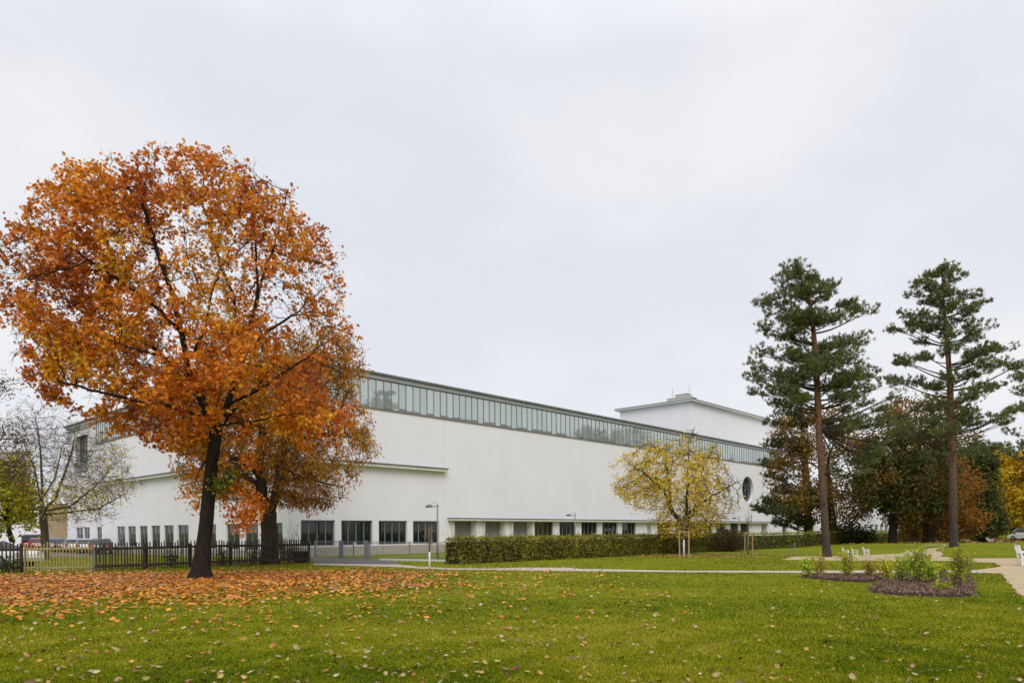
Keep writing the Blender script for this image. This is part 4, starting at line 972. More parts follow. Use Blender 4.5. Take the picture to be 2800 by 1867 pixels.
# ------------------------------------------------------------------ hedges and bush
def hedge(label, p0, p1, h, w, n, stops, seed, name='hedge'):
    rg = np.random.default_rng(seed); p0, p1 = Vector(p0), Vector(p1); d = (p1-p0); Ln = d.length; d.normalize(); nrm = Vector((d.y, -d.x, 0))
    root = thing(name, label, 'hedge', p0)
    B = MB(); k_ = max(2, int(Ln/.8)); rows = []
    for i in range(k_+1):
        c_ = p0+d*Ln*i/k_; prof_ = [(w/2-.12,-.1),(w/2-.10,h*.5),(w/2-.14,h-.14),(0,h-.10),(-w/2+.12,h-.14),(-w/2+.10,-.1)]
        rows.append([c_+nrm*(a+.05*noise.noise(Vector((i*.6,a,b_+seed))))+Vector((0,0,b_+gz(c_.x,c_.y))) for a, b_ in prof_])
    vs = [p for r_ in rows for p in r_]; q = 6
    B.add(vs, [(i*q+j, i*q+(j+1) % q, (i+1)*q+(j+1) % q, (i+1)*q+j) for i in range(k_) for j in range(q)]+[tuple(range(q)), tuple(k_*q+j for j in reversed(range(q)))])
    B.build('branches', M['hedgecore'], root)
    t_ = rg.random(n)*Ln; u = rg.random(n); face = rg.random(n)
    pf, pt_ = h/(h*1.6+w), w/(h*1.6+w)
    off = np.where(face < pf*1.3, w/2, np.where(face < pf*1.3+pt_, (u-.5)*w, -w/2)); zz = np.where((face >= pf*1.3) & (face < pf*1.3+pt_), h, u*h)
    end = rg.random(n) < (w/(Ln+w))*.6; t_ = np.where(end, np.where(rg.random(n) < .5, 0, Ln), t_); off = np.where(end, (rg.random(n)-.5)*w, off); zz = np.where(end, rg.random(n)*h, zz)
    P = np.array(p0)[None]+np.array(d)[None]*t_[:,None]+np.array(nrm)[None]*off[:,None]; P[:,2] = zz
    bulge = fbm(P, .9, seed)*.10+fbm(P, 3.0, seed+2)*.05
    P += np.array(nrm)[None]*(np.sign(off)*bulge)[:,None]; P[:,2] += np.where(zz >= h-.01, bulge*.8+np.abs(rg.normal(size=n))*.05, 0)
    P += rg.normal(size=(n,3))*.035
    P[:,2] += np.array([gz(a, b_) for a, b_ in zip(P[:,0], P[:,1])])
    ns = int(Ln*5)                                                     # stray shoots on the top
    ts = rg.random(ns)*Ln; os_ = (rg.random(ns)-.5)*w; hs = rg.uniform(.08,.34,ns)
    Q = []
    for a, b_, c_ in zip(ts, os_, hs):
        for s_ in range(4): Q.append(np.array(p0)+np.array(d)*(a+.03*rg.normal())+np.array(nrm)*(b_+.03*rg.normal())+np.array([0,0,h+c_*(s_+1)/4]))
    P = np.concatenate([P, np.array(Q)])
    f = .5+.55*fbm(P, .8, seed+5)+.4*fbm(P, 3.5, seed)+rg.normal(size=len(P))*.15
    f[-len(Q):] -= .35
    me = leaf_mesh('leaves', T_LEAF, P, .115*rg.uniform(.6,1.35,len(P)), rg, palette(stops, f, rg, .1, .22), (NX_*.5,NY_*.5,.5), .8, None, p0)
    link('leaves', me, M['leaf'], root)
HS1 = [(.40,.36,.045),(.29,.265,.03),(.20,.185,.024),(.13,.12,.02),(.26,.18,.035)]
HS2 = [(.38,.36,.028),(.30,.285,.024),(.22,.21,.02),(.15,.14,.02)]
h0 = gnd(1234, 1543); hd = Vector((.70,.714,0)); h0 += Vector((-.714*.45,.70*.45,0))*1
def hpt(px):
    u = (px-AX)/FPX; s_ = (u*h0.y-h0.x)/(hd.x-u*hd.y); return h0+hd*s_
hedge('long clipped dark olive hedge running from the metal railing to the yellow tree', hpt(1234), hpt(1962), 1.22, 1.1, 28000, HS1, 5)
hedge('yellower clipped hedge continuing right of the brown bush behind the pines', hpt(1966), hpt(2660), 1.22, 1.1, 20000, HS2, 8)
rg = np.random.default_rng(9)
pb = hpt(1948)-Vector((hd.y,-hd.x,0))*-1.4
bush = thing('bush', 'loose red-brown bush in front of the hedge right of the yellow tree', 'bush', pb)
B = MB()
for i in range(60):
    a, e_ = rg.uniform(0, 2*math.pi), rg.uniform(.3,1.3); l_ = rg.uniform(1.1,2.0); d = np.array([math.cos(a)*math.cos(e_)*1.25, math.sin(a)*math.cos(e_), math.sin(e_)])
    p0 = np.array(pb)+np.array([rg.normal()*.3, rg.normal()*.2, 0]); B.tube([p0, p0+d*l_*.6, p0+d*l_+np.array([0,0,-.08])], [.014,.009,.004], 4, False)
B.build('stem', M['bark'], bush, True)
n = 4200; a = rg.uniform(0, 2*math.pi, n); e_ = rg.uniform(0, 1.45, n); r_ = rg.random(n)**.4
P = np.array(pb)[None]+np.stack([2.0*r_*np.cos(a)*np.cos(e_), 1.2*r_*np.sin(a)*np.cos(e_), .1+1.6*r_*np.sin(e_)], axis=1)
link('leaves', leaf_mesh('leaves', T_LEAF, P, .12*rg.uniform(.6,1.3,n), rg, palette([(.16,.095,.025),(.10,.06,.018),(.07,.065,.015),(.055,.035,.014)], .5+.6*fbm(P,1.2,3)+rg.normal(size=n)*.2, rg), (0,-.4,.4), 1, (0,0,.5), pb), M['leaf'], bush)

# ------------------------------------------------------------------ wooden fence and gate (left)
def picket_run(label, name, a, b_, px0, mats, post_at, hh=1.27, gapw=.175, pw=.05, rails=(.22,.98), seed=1, railr=.058, cat='fence'):
    rg = random.Random(seed); a, b_ = Vector(a), Vector(b_); d = b_-a; Ln = d.length; d.normalize(); nrm = Vector((d.y,-d.x,0))
    root = thing(name, label, cat, a)
    n = int(Ln/gapw)
    for i in range(n):
        t_ = (i+.5)*Ln/n+rg.uniform(-.012,.012); p = a+d*t_; z = gz(p.x,p.y); h_ = hh*rg.uniform(.95,1.03); lean = d*rg.uniform(-.02,.02)
        B = MB(); q = pw/2*rg.uniform(.85,1.15)
        B.tube([p+nrm*.06+Vector((0,0,z+.04)), p+nrm*.06+lean*.5+Vector((0,0,z+h_*.55)), p+nrm*.06+lean+Vector((0,0,z+h_-.05)), p+nrm*.06+lean+Vector((0,0,z+h_))], [q,q,q*.95,q*.35], 6)
        B.build('picket', mats[0], root)
    for rz in rails:
        B = MB(); k_ = max(2, int(Ln/1.5))
        B.tube([a+d*Ln*i/k_+Vector((0,0,rz+gz(*(a+d*Ln*i/k_).xy)+.012*math.sin(i*1.7+seed))) for i in range(k_+1)], railr, 8); B.build('rail', mats[1], root, True)
    for t_, mt_, w_, h_ in post_at:
        p = a+d*Ln*t_; B = MB(); z = gz(p.x,p.y)
        B.tube([p-nrm*.08+Vector((0,0,z-.2)), p-nrm*.08+Vector((0,0,z+h_-.03)), p-nrm*.08+Vector((0,0,z+h_))], [w_,w_,w_*.7], 8); B.build('post', mt_, root)
    return root
fa, fb, fc, fd = gnd(-70,1568), gnd(62,1564), gnd(259,1561.5), gnd(848,1537.5)
picket_run('dark weathered picket fence at the left edge before the white car', 'picket_fence', fa, fb, 0, (M['wood_dark'],M['wood_dark']), [(.02,M['wood_dark'],.07,1.15),(.97,M['wood_dark'],.07,1.15)], seed=2, gapw=.125, pw=.068)
picket_run('pale yellow wooden picket gate panel left of the maple trunk', 'picket_gate', fb+(fc-fb)*.02, fc-(fc-fb)*.015, 0, (M['wood_yel'],M['wood_yel']), [(0.0,M['wood_yel'],.05,1.2)], seed=3, gapw=.125, pw=.048, rails=(.18,.98), railr=.05, cat='gate')
fm = fc.lerp(fd, .40)
picket_run('dark weathered picket fence between the pale gate and the maple trunk', 'picket_fence', fc, fm, 0, (M['wood_dark'],M['wood_dark']), [(.0,M['galv'],.055,1.1),(.5,M['wood_dark'],.09,1.15),(.985,M['wood_dark'],.09,1.15)], seed=4, gapw=.122, pw=.068)
picket_run('dark weathered picket fence from the maple trunk past the chestnut to the bin', 'picket_fence', fm+(fd-fm)*.004, fd, 0, (M['wood_dark'],M['wood_dark']), [(.3,M['wood_dark'],.09,1.15),(.62,M['wood_dark'],.09,1.15),(1.0,M['galv'],.07,1.15)], seed=6, gapw=.128, pw=.07)
# ------------------------------------------------------------------ metal railing and gate
def railing(label, name, P, hh, step, seed, gate=False, cat='railing'):
    P = [Vector(p) for p in P]; root = thing(name, label, cat, P[0])
    for a, b_ in zip(P[:-1], P[1:]):
        d = b_-a; Ln = d.length; d.normalize(); n = max(2, int(Ln/step))
        for i in range(1, n):
            p = a+d*Ln*i/n; B = MB(); B.tube([p+Vector((0,0,.06)), p+Vector((0,0,hh+.03))], .009, 5); B.build('bar', M['steel'], root)
        for rz in (.10, hh-.06):
            B = MB(); B.tube([a+Vector((0,0,rz)), b_+Vector((0,0,rz))], .018, 6); B.build('rail', M['steel'], root)
        np_ = 1 if gate else max(1, int(round(Ln/2.4)))
        for i in range(np_+1):
            if i == np_ and not gate and b_ != P[-1]: continue
            p = a+d*Ln*i/np_; B = MB(); w_ = .11 if gate else .045
            B.box((p.x-w_,p.y-.05,-.1), (p.x+w_,p.y+.05,hh+(.04 if gate else 0))); B.build('post', M['steel'], root)
    return root
r0, r1, r2, r3 = gnd(862,1523), gnd(934,1526.5), gnd(1001,1528.5), gnd(1236,1531.5)
railing('short grey metal railing between the picket fence and the metal gate', 'metal_railing', [r0, r1-(r1-r0)*.06], 1.08, .13, 1)
gt = railing('grey metal gate with two stout posts before the second window', 'metal_gate', [r1, r2], 1.08, .13, 2, True, 'gate')
mid = r1.lerp(r2, .5); B = MB(); B.box((mid.x-.04,mid.y-.04,.08), (mid.x+.04,mid.y+.04,1.05)); B.build('centre_post', M['steel'], gt)
B = MB(); B.box((mid.x+.05,mid.y-.09,.82), (mid.x+.16,mid.y-.05,1.02)); B.build('lock_plate', M['white_paint'], gt)
railing('grey metal railing from the gate to the hedge on a stone kerb', 'metal_railing', [r2+(r3-r2)*.04, r3], 1.05, .125, 3)
B = MB(); a, b_ = gnd(1040,1531.5), gnd(1250,1535.5); B.box((0,-.12,-.1), ((b_-a).length,.12,.10), lambda x, y, z: tuple(a+(b_-a).normalized()*x+Vector((-(b_-a).normalized().y,(b_-a).normalized().x,0))*y+Vector((0,0,z))))
tag(B.build('kerb', M['trimw']), kind='structure')

# ------------------------------------------------------------------ black bin
pb = gnd(821, 1537.5); bn_ = thing('grit_bin', 'black plastic bin with a lid against the end of the picket fence', 'bin', pb)
sc_ = pb.y/FPX; hw = 21*sc_
B = MB(); B.tube([pb+Vector((0,0,0)), pb+Vector((0,0,.05)), pb+Vector((0,0,.45)), pb+Vector((0,0,.52))], [hw*.82,hw*.86,hw*.97,hw*.98], 20); B.build('body', M['black_plastic'], bn_, False)
B = MB(); B.tube([pb+Vector((0,0,.521)), pb+Vector((0,0,.56)), pb+Vector((0,0,.62)), pb+Vector((0,0,.64))], [hw*1.04,hw*1.05,hw*.9,hw*.5], 20); ld = B.build('lid', M['black_plastic'], bn_)
B = MB(); B.box((pb.x-.02,pb.y-hw*1.07,.5), (pb.x+.06,pb.y-hw*1.03,.56)); B.build('latch', M['galv'], bn_)

# ------------------------------------------------------------------ lamp posts
def lamp(px, py_top, Y, label):
    p = at(px, py_top, Y); base = Vector((p.x, Y, gz(p.x, Y))); H = p.z-base.z; root = thing('street_lamp', label, 'street lamp', base, 'lamp posts along the museum')
    B = MB(); B.tube([base-Vector((0,0,.1)), base+Vector((0,0,.9)), base+Vector((0,0,.95)), base+Vector((0,0,H))], [.065,.065,.048,.045], 10); B.build('pole', M['steel'], root, True)
    B = MB(); tp = base+Vector((0,0,H-.12)); B.tube([tp+Vector((.12,0,0)), tp+Vector((-.40,0,.0))], .022, 6); ar = B.build('arm', M['steel'], root)
    B = MB(); B.tube([tp+Vector((.02,0,.08)), tp+Vector((-.05,0,.24)), tp+Vector((-.16,0,.26)), tp+Vector((-.30,0,.14)), tp+Vector((-.36,0,.05))], .008, 5); B.build('cable', M['black_plastic'], ar)
    c_ = tp+Vector((-.42,0,.0)); B = MB(); B.tube([c_+Vector((-.0,0,.10)), c_+Vector((-.02,0,.05)), c_+Vector((-.05,0,-.03)), c_+Vector((-.05,0,-.06))], [.05,.13,.24,.24], 16); sh = B.build('shade', M['darkframe'], root)
    B = MB(); B.tube([c_+Vector((-.05,0,-.061)), c_+Vector((-.05,0,-.075))], .18, 14); B.build('lens', M['lclear'], root)
lamp(1196, 1378, 42.5, 'grey street lamp before the fourth wide window left of the hedge')
lamp(1572, 1404, 56.5, 'grey street lamp behind the middle of the dark hedge')
lamp(2021, 1413, 72, 'grey street lamp between the yellow tree and the round window')

# ------------------------------------------------------------------ young trees
def sapling(px, pyb, topy, label, white=True, staked=False, wpx=30, seed=1, leaves=0):
    rg = np.random.default_rng(seed); b_ = gnd(px, pyb); H = at(px, topy, b_.y).z; root = thing('sapling', label, 'young tree', b_)
    B = MB(); hb = H*.42
    B.tube([b_-Vector((0,0,.05)), b_+Vector((.01,0,hb*.95))], [.045,.036], 10); B.build('trunk', M['limewash'] if white else M['bark_pale'], root, True)
    B = MB(); wm = wpx*b_.y/FPX
    B.tube([b_+Vector((.01,0,hb*.95)), b_+Vector((.0,0,H*.7)), b_+Vector((.02,0,H))], [.034,.02,.006], 6)
    tips = []
    for i in range(12):
        z = rg.uniform(hb*.95, H*.75); a = rg.uniform(0, 6.28); l_ = wm*rg.uniform(.5,1.0); p0 = b_+Vector((0,0,z)); d = Vector((math.cos(a), math.sin(a), 0))
        p1 = p0+d*l_*.5+Vector((0,0,l_*.6)); p2 = p0+d*l_*.8+Vector((0,0,l_*1.6)); B.tube([p0,p1,p2], [.014,.009,.004], 5, False)
        for q in range(3): p3 = p1.lerp(p2, rg.random()); e_ = p3+Vector((rg.normal()*.12, rg.normal()*.12, rg.uniform(.1,.35))); B.tube([p3, e_], [.006,.003], 3, False); tips.append(e_)
    B.build('branch', M['bark_pale'], root, True)
    if leaves:
        P = np.array([tips[i] for i in rg.integers(0, len(tips), leaves)])+rg.normal(size=(leaves,3))*.06
        link('crown', leaf_mesh('crown', T_LEAF, P, .09*rg.uniform(.7,1.3,leaves), rg, palette([(.4,.25,.05),(.3,.15,.04)], rg.random(leaves), rg), (0,-.3,.3), 1, None, b_), M['leaf'], root)
    return b_
sapling(1174, 1556, 1436, 'thin sapling with a white-painted trunk by the footpath before the railing', True, wpx=26, seed=3, leaves=26)
def stakes(b_, w, h, label, seed):
    root = thing('tree_stakes', label, 'tree stakes', b_); rg = random.Random(seed); tops = []
    for a in (math.radians(200), math.radians(330), math.radians(80)):
        p = b_+Vector((math.cos(a)*w, math.sin(a)*w, 0)); B = MB(); q = p+Vector((rg.uniform(-.02,.02),0,h*rg.uniform(.98,1.02))); B.tube([p-Vector((0,0,.1)), q], [.042,.038], 8); B.build('stake', M['wood_stake'], root); tops.append(q)
    for i in range(3):
        a, c_ = tops[i], tops[(i+1) % 3]; B = MB(); B.tube([a-Vector((0,0,.06)), c_-Vector((0,0,.06))], .032, 6); B.build('crossbar', M['wood_stake'], root)
b1 = sapling(1870, 1525, 1400, 'staked sapling with a white-painted trunk before the yellow tree', True, wpx=8, seed=5)
stakes(b1, 13.5*b1.y/FPX, 74*b1.y/FPX, 'three wooden stakes round the white trunk before the yellow tree', 1)
b2 = sapling(2046, 1515, 1378, 'thin bare sapling between stakes below the round window', False, wpx=16, seed=7)
stakes(b2, 11.5*b2.y/FPX, 60*b2.y/FPX, 'three wooden stakes round the bare sapling below the round window', 2)

# handrail by the gravel square
hb = gnd(2174, 1519); B = MB(); s_ = hb.y/FPX
hr = thing('handrail', 'thin steel handrail at the left end of the gravel square', 'handrail', hb)
p0, p1 = hb, hb+Vector((10*s_, 1.2, 0))
for p, h_ in ((p0, 34*s_), (p1, 22*s_)):
    B = MB(); B.tube([p-Vector((0,0,.1)), p+Vector((0,0,h_))], .02, 8); B.build('post', M['galv'], hr)
B = MB(); B.tube([p0+Vector((0,0,34*s_)), p1+Vector((0,0,22*s_)), p1+Vector((.12,.2,18*s_))], .02, 8); B.build('rail', M['galv'], hr)

# ------------------------------------------------------------------ white garden seats
def seat(name, label, cat, loc, rz, W, sc, group=None, nb=5):
    root = thing(name, label, cat, (0,0,0), group)
    m_ = M['white_paint']
    for x in (-W/2, W/2-.06):
        B = MB(); B.box((x,-.28,0), (x+.06,-.22,.62)); B.build('leg', m_, root)
        B = MB(); B.box((x,.20,0), (x+.06,.26,.44)); B.add([(x,.20,.44),(x+.06,.20,.44),(x+.06,.26,.44),(x,.26,.44),(x,.34,.96),(x+.06,.34,.96),(x+.06,.39,.96),(x,.39,.96)], [(0,3,2,1),(4,5,6,7),(0,1,5,4),(1,2,6,5),(2,3,7,6),(3,0,4,7)]); B.build('leg', m_, root)
        B = MB(); B.box((x-.01,-.32,.622), (x+.07,.24,.66)); B.build('armrest', m_, root)
        B = MB(); B.box((x+.01,-.219,.10), (x+.05,.199,.16)); B.build('stretcher', m_, root)
    B = MB()
    for i in range(5): B.box((-W/2+.0,-.27+i*.098,.40), (W/2,-.19+i*.098,.43))
    B.box((-W/2+.062,-.27,.32), (W/2-.062,-.24,.398)); B.build('seat', m_, root)
    B = MB()
    for k_, z in ((0,.90),(1,.52)):
        y = .20+.14*(z-.44)/.52; B.box((-W/2+.061,y+.005,z), (W/2-.061,y+.04,z+.08))
    n = nb
    for i in range(n):
        x = -W/2+.1+(W-.2-.07)*i/(n-1); B.add([(x,.232,.60),(x+.07,.232,.60),(x+.07,.25,.60),(x,.25,.60),(x,.313,.90),(x+.07,.313,.90),(x+.07,.331,.90),(x,.331,.90)], [(0,3,2,1),(4,5,6,7),(0,1,5,4),(1,2,6,5),(2,3,7,6),(3,0,4,7)])
    B.build('backrest', m_, root)
    root.location = loc; root.rotation_euler = (0,0,rz); root.scale = (sc,sc,sc)
    return root
c1 = gnd(2368, 1516.5); csc = 22*c1.y/FPX/.96
s1 = seat('garden_chair', 'white wooden armchair rightmost of the three on the gravel square', 'chair', c1, math.radians(78), .66, csc, 'white armchairs on the gravel square')
for px, py, rz, lab in ((2338, 1519, 64, 'white wooden armchair in the middle of the three on the gravel square'), (2313, 1520, 60, 'white wooden armchair leftmost of the three, nearest the pine trunk')):
    c = copy_tree(s1); c.location = gnd(px, py); c.rotation_euler = (0,0,math.radians(rz)); c['label'] = lab
bb = gnd(2782, 1547); seat('garden_bench', 'white wooden garden bench at the right edge on the gravel path', 'bench', bb+Vector((.62,.35,0)), math.radians(62), 1.5, .92, None, 9)
fb_ = at(2706, 1486, 70); seat('garden_bench', 'small white bench far off on the grass bank at the right', 'bench', Vector((fb_.x, 70, gz(fb_.x,70))), math.radians(70), 1.2, .62, None, 7)

# ------------------------------------------------------------------ cars
def car(label, paint, loc, rz, Ln=4.3, W=1.76, H=1.45, group=None, van=False, name='parked_car', cat='car'):
    root = thing(name, label, cat, (0,0,0), group)
    hb_ = .92 if not van else 1.0
    low = [(-.50,.32),(-.50,.62),(-.485,.80),(-.44,hb_),(-.2,hb_+.02),(.20,hb_),(.40,.82),(.485,.66),(.50,.48),(.49,.30)]
    def loft(B, prof, wf, top=None):
        n = len(prof)
        L_ = [(x*Ln, -W/2*wf(z), z) for x, z in prof]; R_ = [(x*Ln, W/2*wf(z), z) for x, z in prof]
        B.add(L_+R_, [tuple(range(n)), tuple(reversed(range(n, 2*n)))]+[(i, n+i, n+(i+1) % n, (i+1) % n) for i in range(n)])
    B = MB(); loft(B, low, lambda z: .94+.06*math.sin(min(1, z/.7)*math.pi/2) if z < .7 else 1-.10*(z-.7))
    body = B.build('body', paint, root)
    cab = [(-.46,hb_-.02),(-.40,H-.12),(-.33,H-.02),(-.05,H),(.06,H-.05),(.24,hb_-.02)] if not van else [(-.49,hb_-.02),(-.47,H-.1),(-.42,H),(.15,H),(.22,H-.06),(.36,hb_-.02)]
    wf2 = lambda z: .95-.17*(z-hb_)/(H-hb_)
    B = MB(); loft(B, cab, lambda z: wf2(z)*.985); B.build('glazing', M['cglass'], root)
    B = MB(); i0, i1 = 1, 4; pr_ = cab[i0:i1+1]; L_ = [(x*Ln, -W/2*wf2(z)*.99, z+.005) for x, z in pr_]; R_ = [(x*Ln, W/2*wf2(z)*.99, z+.005) for x, z in pr_]; n = len(pr_)
    B.add(L_+R_+[(x,y,z-.05) for x,y,z in L_+R_], [(i, i+1, n+i+1, n+i) for i in range(n-1)]+[(i+2*n, i, i+1, i+1+2*n) for i in range(n-1)]+[(n+i, n+i+2*n, n+i+1+2*n, n+i+1) for i in range(n-1)])
    for s_ in (-1, 1):
        for xa, xb in ((cab[0], cab[1]), (cab[-1], cab[-2]), ((-.12,hb_-.02),(-.12,H-.03))):
            B.tube([(xa[0]*Ln, s_*W/2*wf2(xa[1]), xa[1]), (xb[0]*Ln, s_*W/2*wf2(xb[1]), xb[1])], .035, 6)
    B.build('roof', paint, root)
    for x in (-.31, .31):
        for s_ in (-1, 1):
            y = s_*(W/2-.09); B = MB(); B.tube([(x*Ln, y-.1, .31), (x*Ln, y+.1, .31)], .31, 18); w = B.build('wheel', M['rubber'], root)
            B = MB(); B.tube([(x*Ln, y+s_*.101-.005, .31), (x*Ln, y+s_*.101+.005, .31)], .19, 14); B.build('rim', M['rim'], w)
    for s_ in (-1, 1):
        B = MB(); B.box((-.505*Ln, s_*W*.40-.16, .64), (-.47*Ln, s_*W*.40+.12, .84)); B.build('tail_light', M['lred'], root)
        B = MB(); B.box((.45*Ln, s_*W*.37-.18, .60), (.497*Ln, s_*W*.37+.16, .74)); B.build('headlight', M['lclear'], root)
    B = MB(); B.box((-.508*Ln,-.26,.50), (-.49*Ln,.26,.61)); B.build('number_plate', M['white_paint'], root)
    root.location = (loc[0], loc[1], gz(loc[0], loc[1])+.03); root.rotation_euler = (0,0,rz)
    return root
gcar = 'cars parked beside the museum'
for px, Y, pn, lab, van in ((88,84,'carmaroon','tall dark maroon van leftmost in the row of parked cars',True),(108,80,'carred','bright red car parked next to the maroon van',False),(150,76,'carblue','blue car parked right of the bare tree trunk',False),
        (180,73,'cardark','dark car parked between the blue and the silver cars',False),(208,70,'carsilver','silver car with red tail lights left of the grey car',False),(240,67,'carsilver','silver car parked in front of the first small windows',False),(276,64,'cargrey','dark grey car at the right end of the parked row behind the picket fence',False)):
    p = at(px, 1480, Y); car(lab, M[pn], p, math.radians(118), H=1.36 if not van else 1.75, W=1.72, Ln=4.2, group=gcar, van=van)
pw = at(20, 1520, 32.5); car('white car standing close behind the picket fence at the left edge', M['carwhite'], (pw.x-2.0, 34.2), math.radians(-8), H=1.28, Ln=4.2)
pw = at(2812, 1480, 88); car('white car parked far off under the trees at the right edge', M['carwhite'], (pw.x, 88), math.radians(100), H=1.5, van=True)

# ------------------------------------------------------------------ apartment block and low wall far left
Ya = 150; pa0, pa1 = at(-60,1300,Ya), at(82,1300,Ya); za = at(40,1236,Ya).z
ap = thing('apartment_block', 'tall grey apartment block with strip windows far off at the left edge', 'building', (pa0.x, Ya, 0))
B = MB(); bx_ = pa1.x*(Ya+14)/Ya-1.5
B.add([(pa0.x,Ya,-2),(pa1.x,Ya,-2),(bx_,Ya+14,-2),(pa0.x-14,Ya+14,-2),(pa0.x,Ya,za),(pa1.x,Ya,za),(bx_,Ya+14,za),(pa0.x-14,Ya+14,za)], [(0,3,2,1),(4,5,6,7),(0,1,5,4),(1,2,6,5),(2,3,7,6),(3,0,4,7)]); wl = B.build('wall', M['concrete'], ap)
B = MB(); B.box((pa0.x-.3,Ya-.3,za+.001), (pa1.x+.2,Ya+1.2,za+.4)); B.build('roof', M['trimw'], ap)
nf = int((za-2)/2.9)
for f_ in range(nf):
    for c_ in range(4):
        x1 = pa1.x-1.0-c_*2.9; B = MB(); B.box((x1-1.9,Ya-.06,1.9+f_*2.9), (x1,Ya-.002,3.2+f_*2.9)); B.build('window', M['cglass'], ap)
Yo = 112; p0, p1 = at(30,1400,Yo), at(189,1400,Yo)
ob = thing('outbuilding', 'low brown and white building behind the parked cars at the left', 'building', (p0.x, Yo, 0))
B = MB(); B.box((at(128,1400,Yo).x,Yo,-2), (p1.x+14,Yo+8,at(150,1376,Yo).z)); B.build('wall', M['brownwall'], ob)
B = MB(); B.box((p0.x-25,Yo+1,-2), (at(127.6,1400,Yo).x,Yo+8,at(60,1432,Yo).z)); B.build('wall', M['plaster'], ob)
B = MB(); B.box((at(96,1400,Yo).x,Yo+.9,2.4), (at(114,1400,Yo).x,Yo+.99,3.9)); B.build('window', M['cglass'], ob)

# ------------------------------------------------------------------ shrubs, mulch bed
bedR = G([(2372,1618),(2400,1600),(2425,1588),(2455,1578),(2560,1576),(2655,1580),(2660,1600),(2660,1631),(2600,1633),(2480,1629),(2410,1625)])
bedL = G([(2182,1578),(2260,1575),(2350,1574),(2420,1573),(2415,1586),(2380,1592),(2300,1589),(2220,1581)])
sheet('mulch_bed', M['mulch'], bedR, z=.004, jit=.16, step=.25, seed=8, dome=.09); sheet('mulch_bed', M['mulch'], bedL, z=.004, jit=.14, step=.25, seed=9, dome=.06)
def inpoly(P, poly):
    x, y = P[:,0], P[:,1]; r_ = np.zeros(len(P), dtype=bool); j = len(poly)-1
    for i in range(len(poly)):
        xi, yi, xj, yj = poly[i].x, poly[i].y, poly[j].x, poly[j].y
        c_ = ((yi > y) != (yj > y)) & (x < (xj-xi)*(y-yi)/(yj-yi+1e-12)+xi); r_ ^= c_; j = i
    return r_
rg = np.random.default_rng(15)
allP = []
for poly, n in ((bedR, 9000), (bedL, 4500)):
    X = np.array([p.x for p in poly]); Yv = np.array([p.y for p in poly]); q = np.stack([rg.uniform(X.min(), X.max(), 3*n), rg.uniform(Yv.min(), Yv.max(), 3*n), np.zeros(3*n)], axis=1)
    q = q[inpoly(q, poly)][:n]; c_ = q[:,:2]-np.array([X.mean(), Yv.mean()]); q[:,:2] += rg.normal(size=(len(q),2))*.10; allP.append(q)
P = np.concatenate(allP); P[:,2] = np.where(inpoly(P, bedR) | inpoly(P, bedL), .08, .02)+rg.uniform(-.02,.03,len(P))
tag(link('bark_chips', leaf_mesh('bark_chips', np.array([(-.25,-.5,0),(.25,-.4,.04),(.2,.5,0),(-.3,.4,.05)]), P, rg.uniform(.02,.075,len(P)), rg, palette([(.20,.10,.06),(.115,.055,.034),(.06,.032,.02),(.26,.16,.11)], rg.random(len(P)), rg), (0,-.2,1.0), .6), M['litter']), 'loose reddish bark chips covering the planted beds', 'bark mulch', kind='stuff')
def shrub(px, pyb, topy, wpx, label, seed, dens=1.0, stops=None, name='shrub'):
    rg = np.random.default_rng(seed); b_ = gnd(px, pyb); H = at(px, topy, b_.y).z; wm = wpx*b_.y/FPX
    root = thing(name, label, 'shrub', b_, None)
    B = MB(); LP = []
    for i in range(int(8+7*dens)):
        a = rg.uniform(0, 6.28); sp = rg.random()**.7; l_ = H*rg.uniform(.6,1.02)*(1-.18*sp); p0 = b_+Vector((rg.normal()*.07, rg.normal()*.07, .02))
        p2 = b_+Vector((math.cos(a)*wm*sp*.95, math.sin(a)*wm*sp*.95, l_)); p1 = p0.lerp(p2, .5)+Vector((-(p2-p0).x*.12, -(p2-p0).y*.12, .05)); B.tube([p0,p1,p2], [.012,.008,.003], 4, False)
        for q in range(int(17*dens)+10):
            f = rg.uniform(.18,1.0); c_ = p0.lerp(p1, f*2) if f < .5 else p1.lerp(p2, f*2-1); s_ = .05+.07*(1-f)
            LP.append(np.array(c_)+rg.normal(size=3)*s_)
    B.build('stem', M['bark_pale'], root, True)
    P = np.array(LP); P[:,2] = np.maximum(P[:,2], .04); n = len(P)
    hue = np.array([1, 1, 1]) if stops else np.array([rg.uniform(.75,1.15), rg.uniform(.8,1.05), 1])*rg.uniform(.7,1.1)
    st_ = stops or [(.62,.62,.035),(.50,.53,.03),(.38,.43,.025),(.24,.31,.02)]
    link('leaves', leaf_mesh('leaves', T_LEAF, P, .085*rg.uniform(.6,1.35,n), rg, palette([tuple(np.array(q)*hue) for q in st_], .45+.5*fbm(P,1.5,seed)+rg.normal(size=n)*.2, rg), (0,-.3,.5), 1, (0,0,.5), b_), M['leaf'], root)
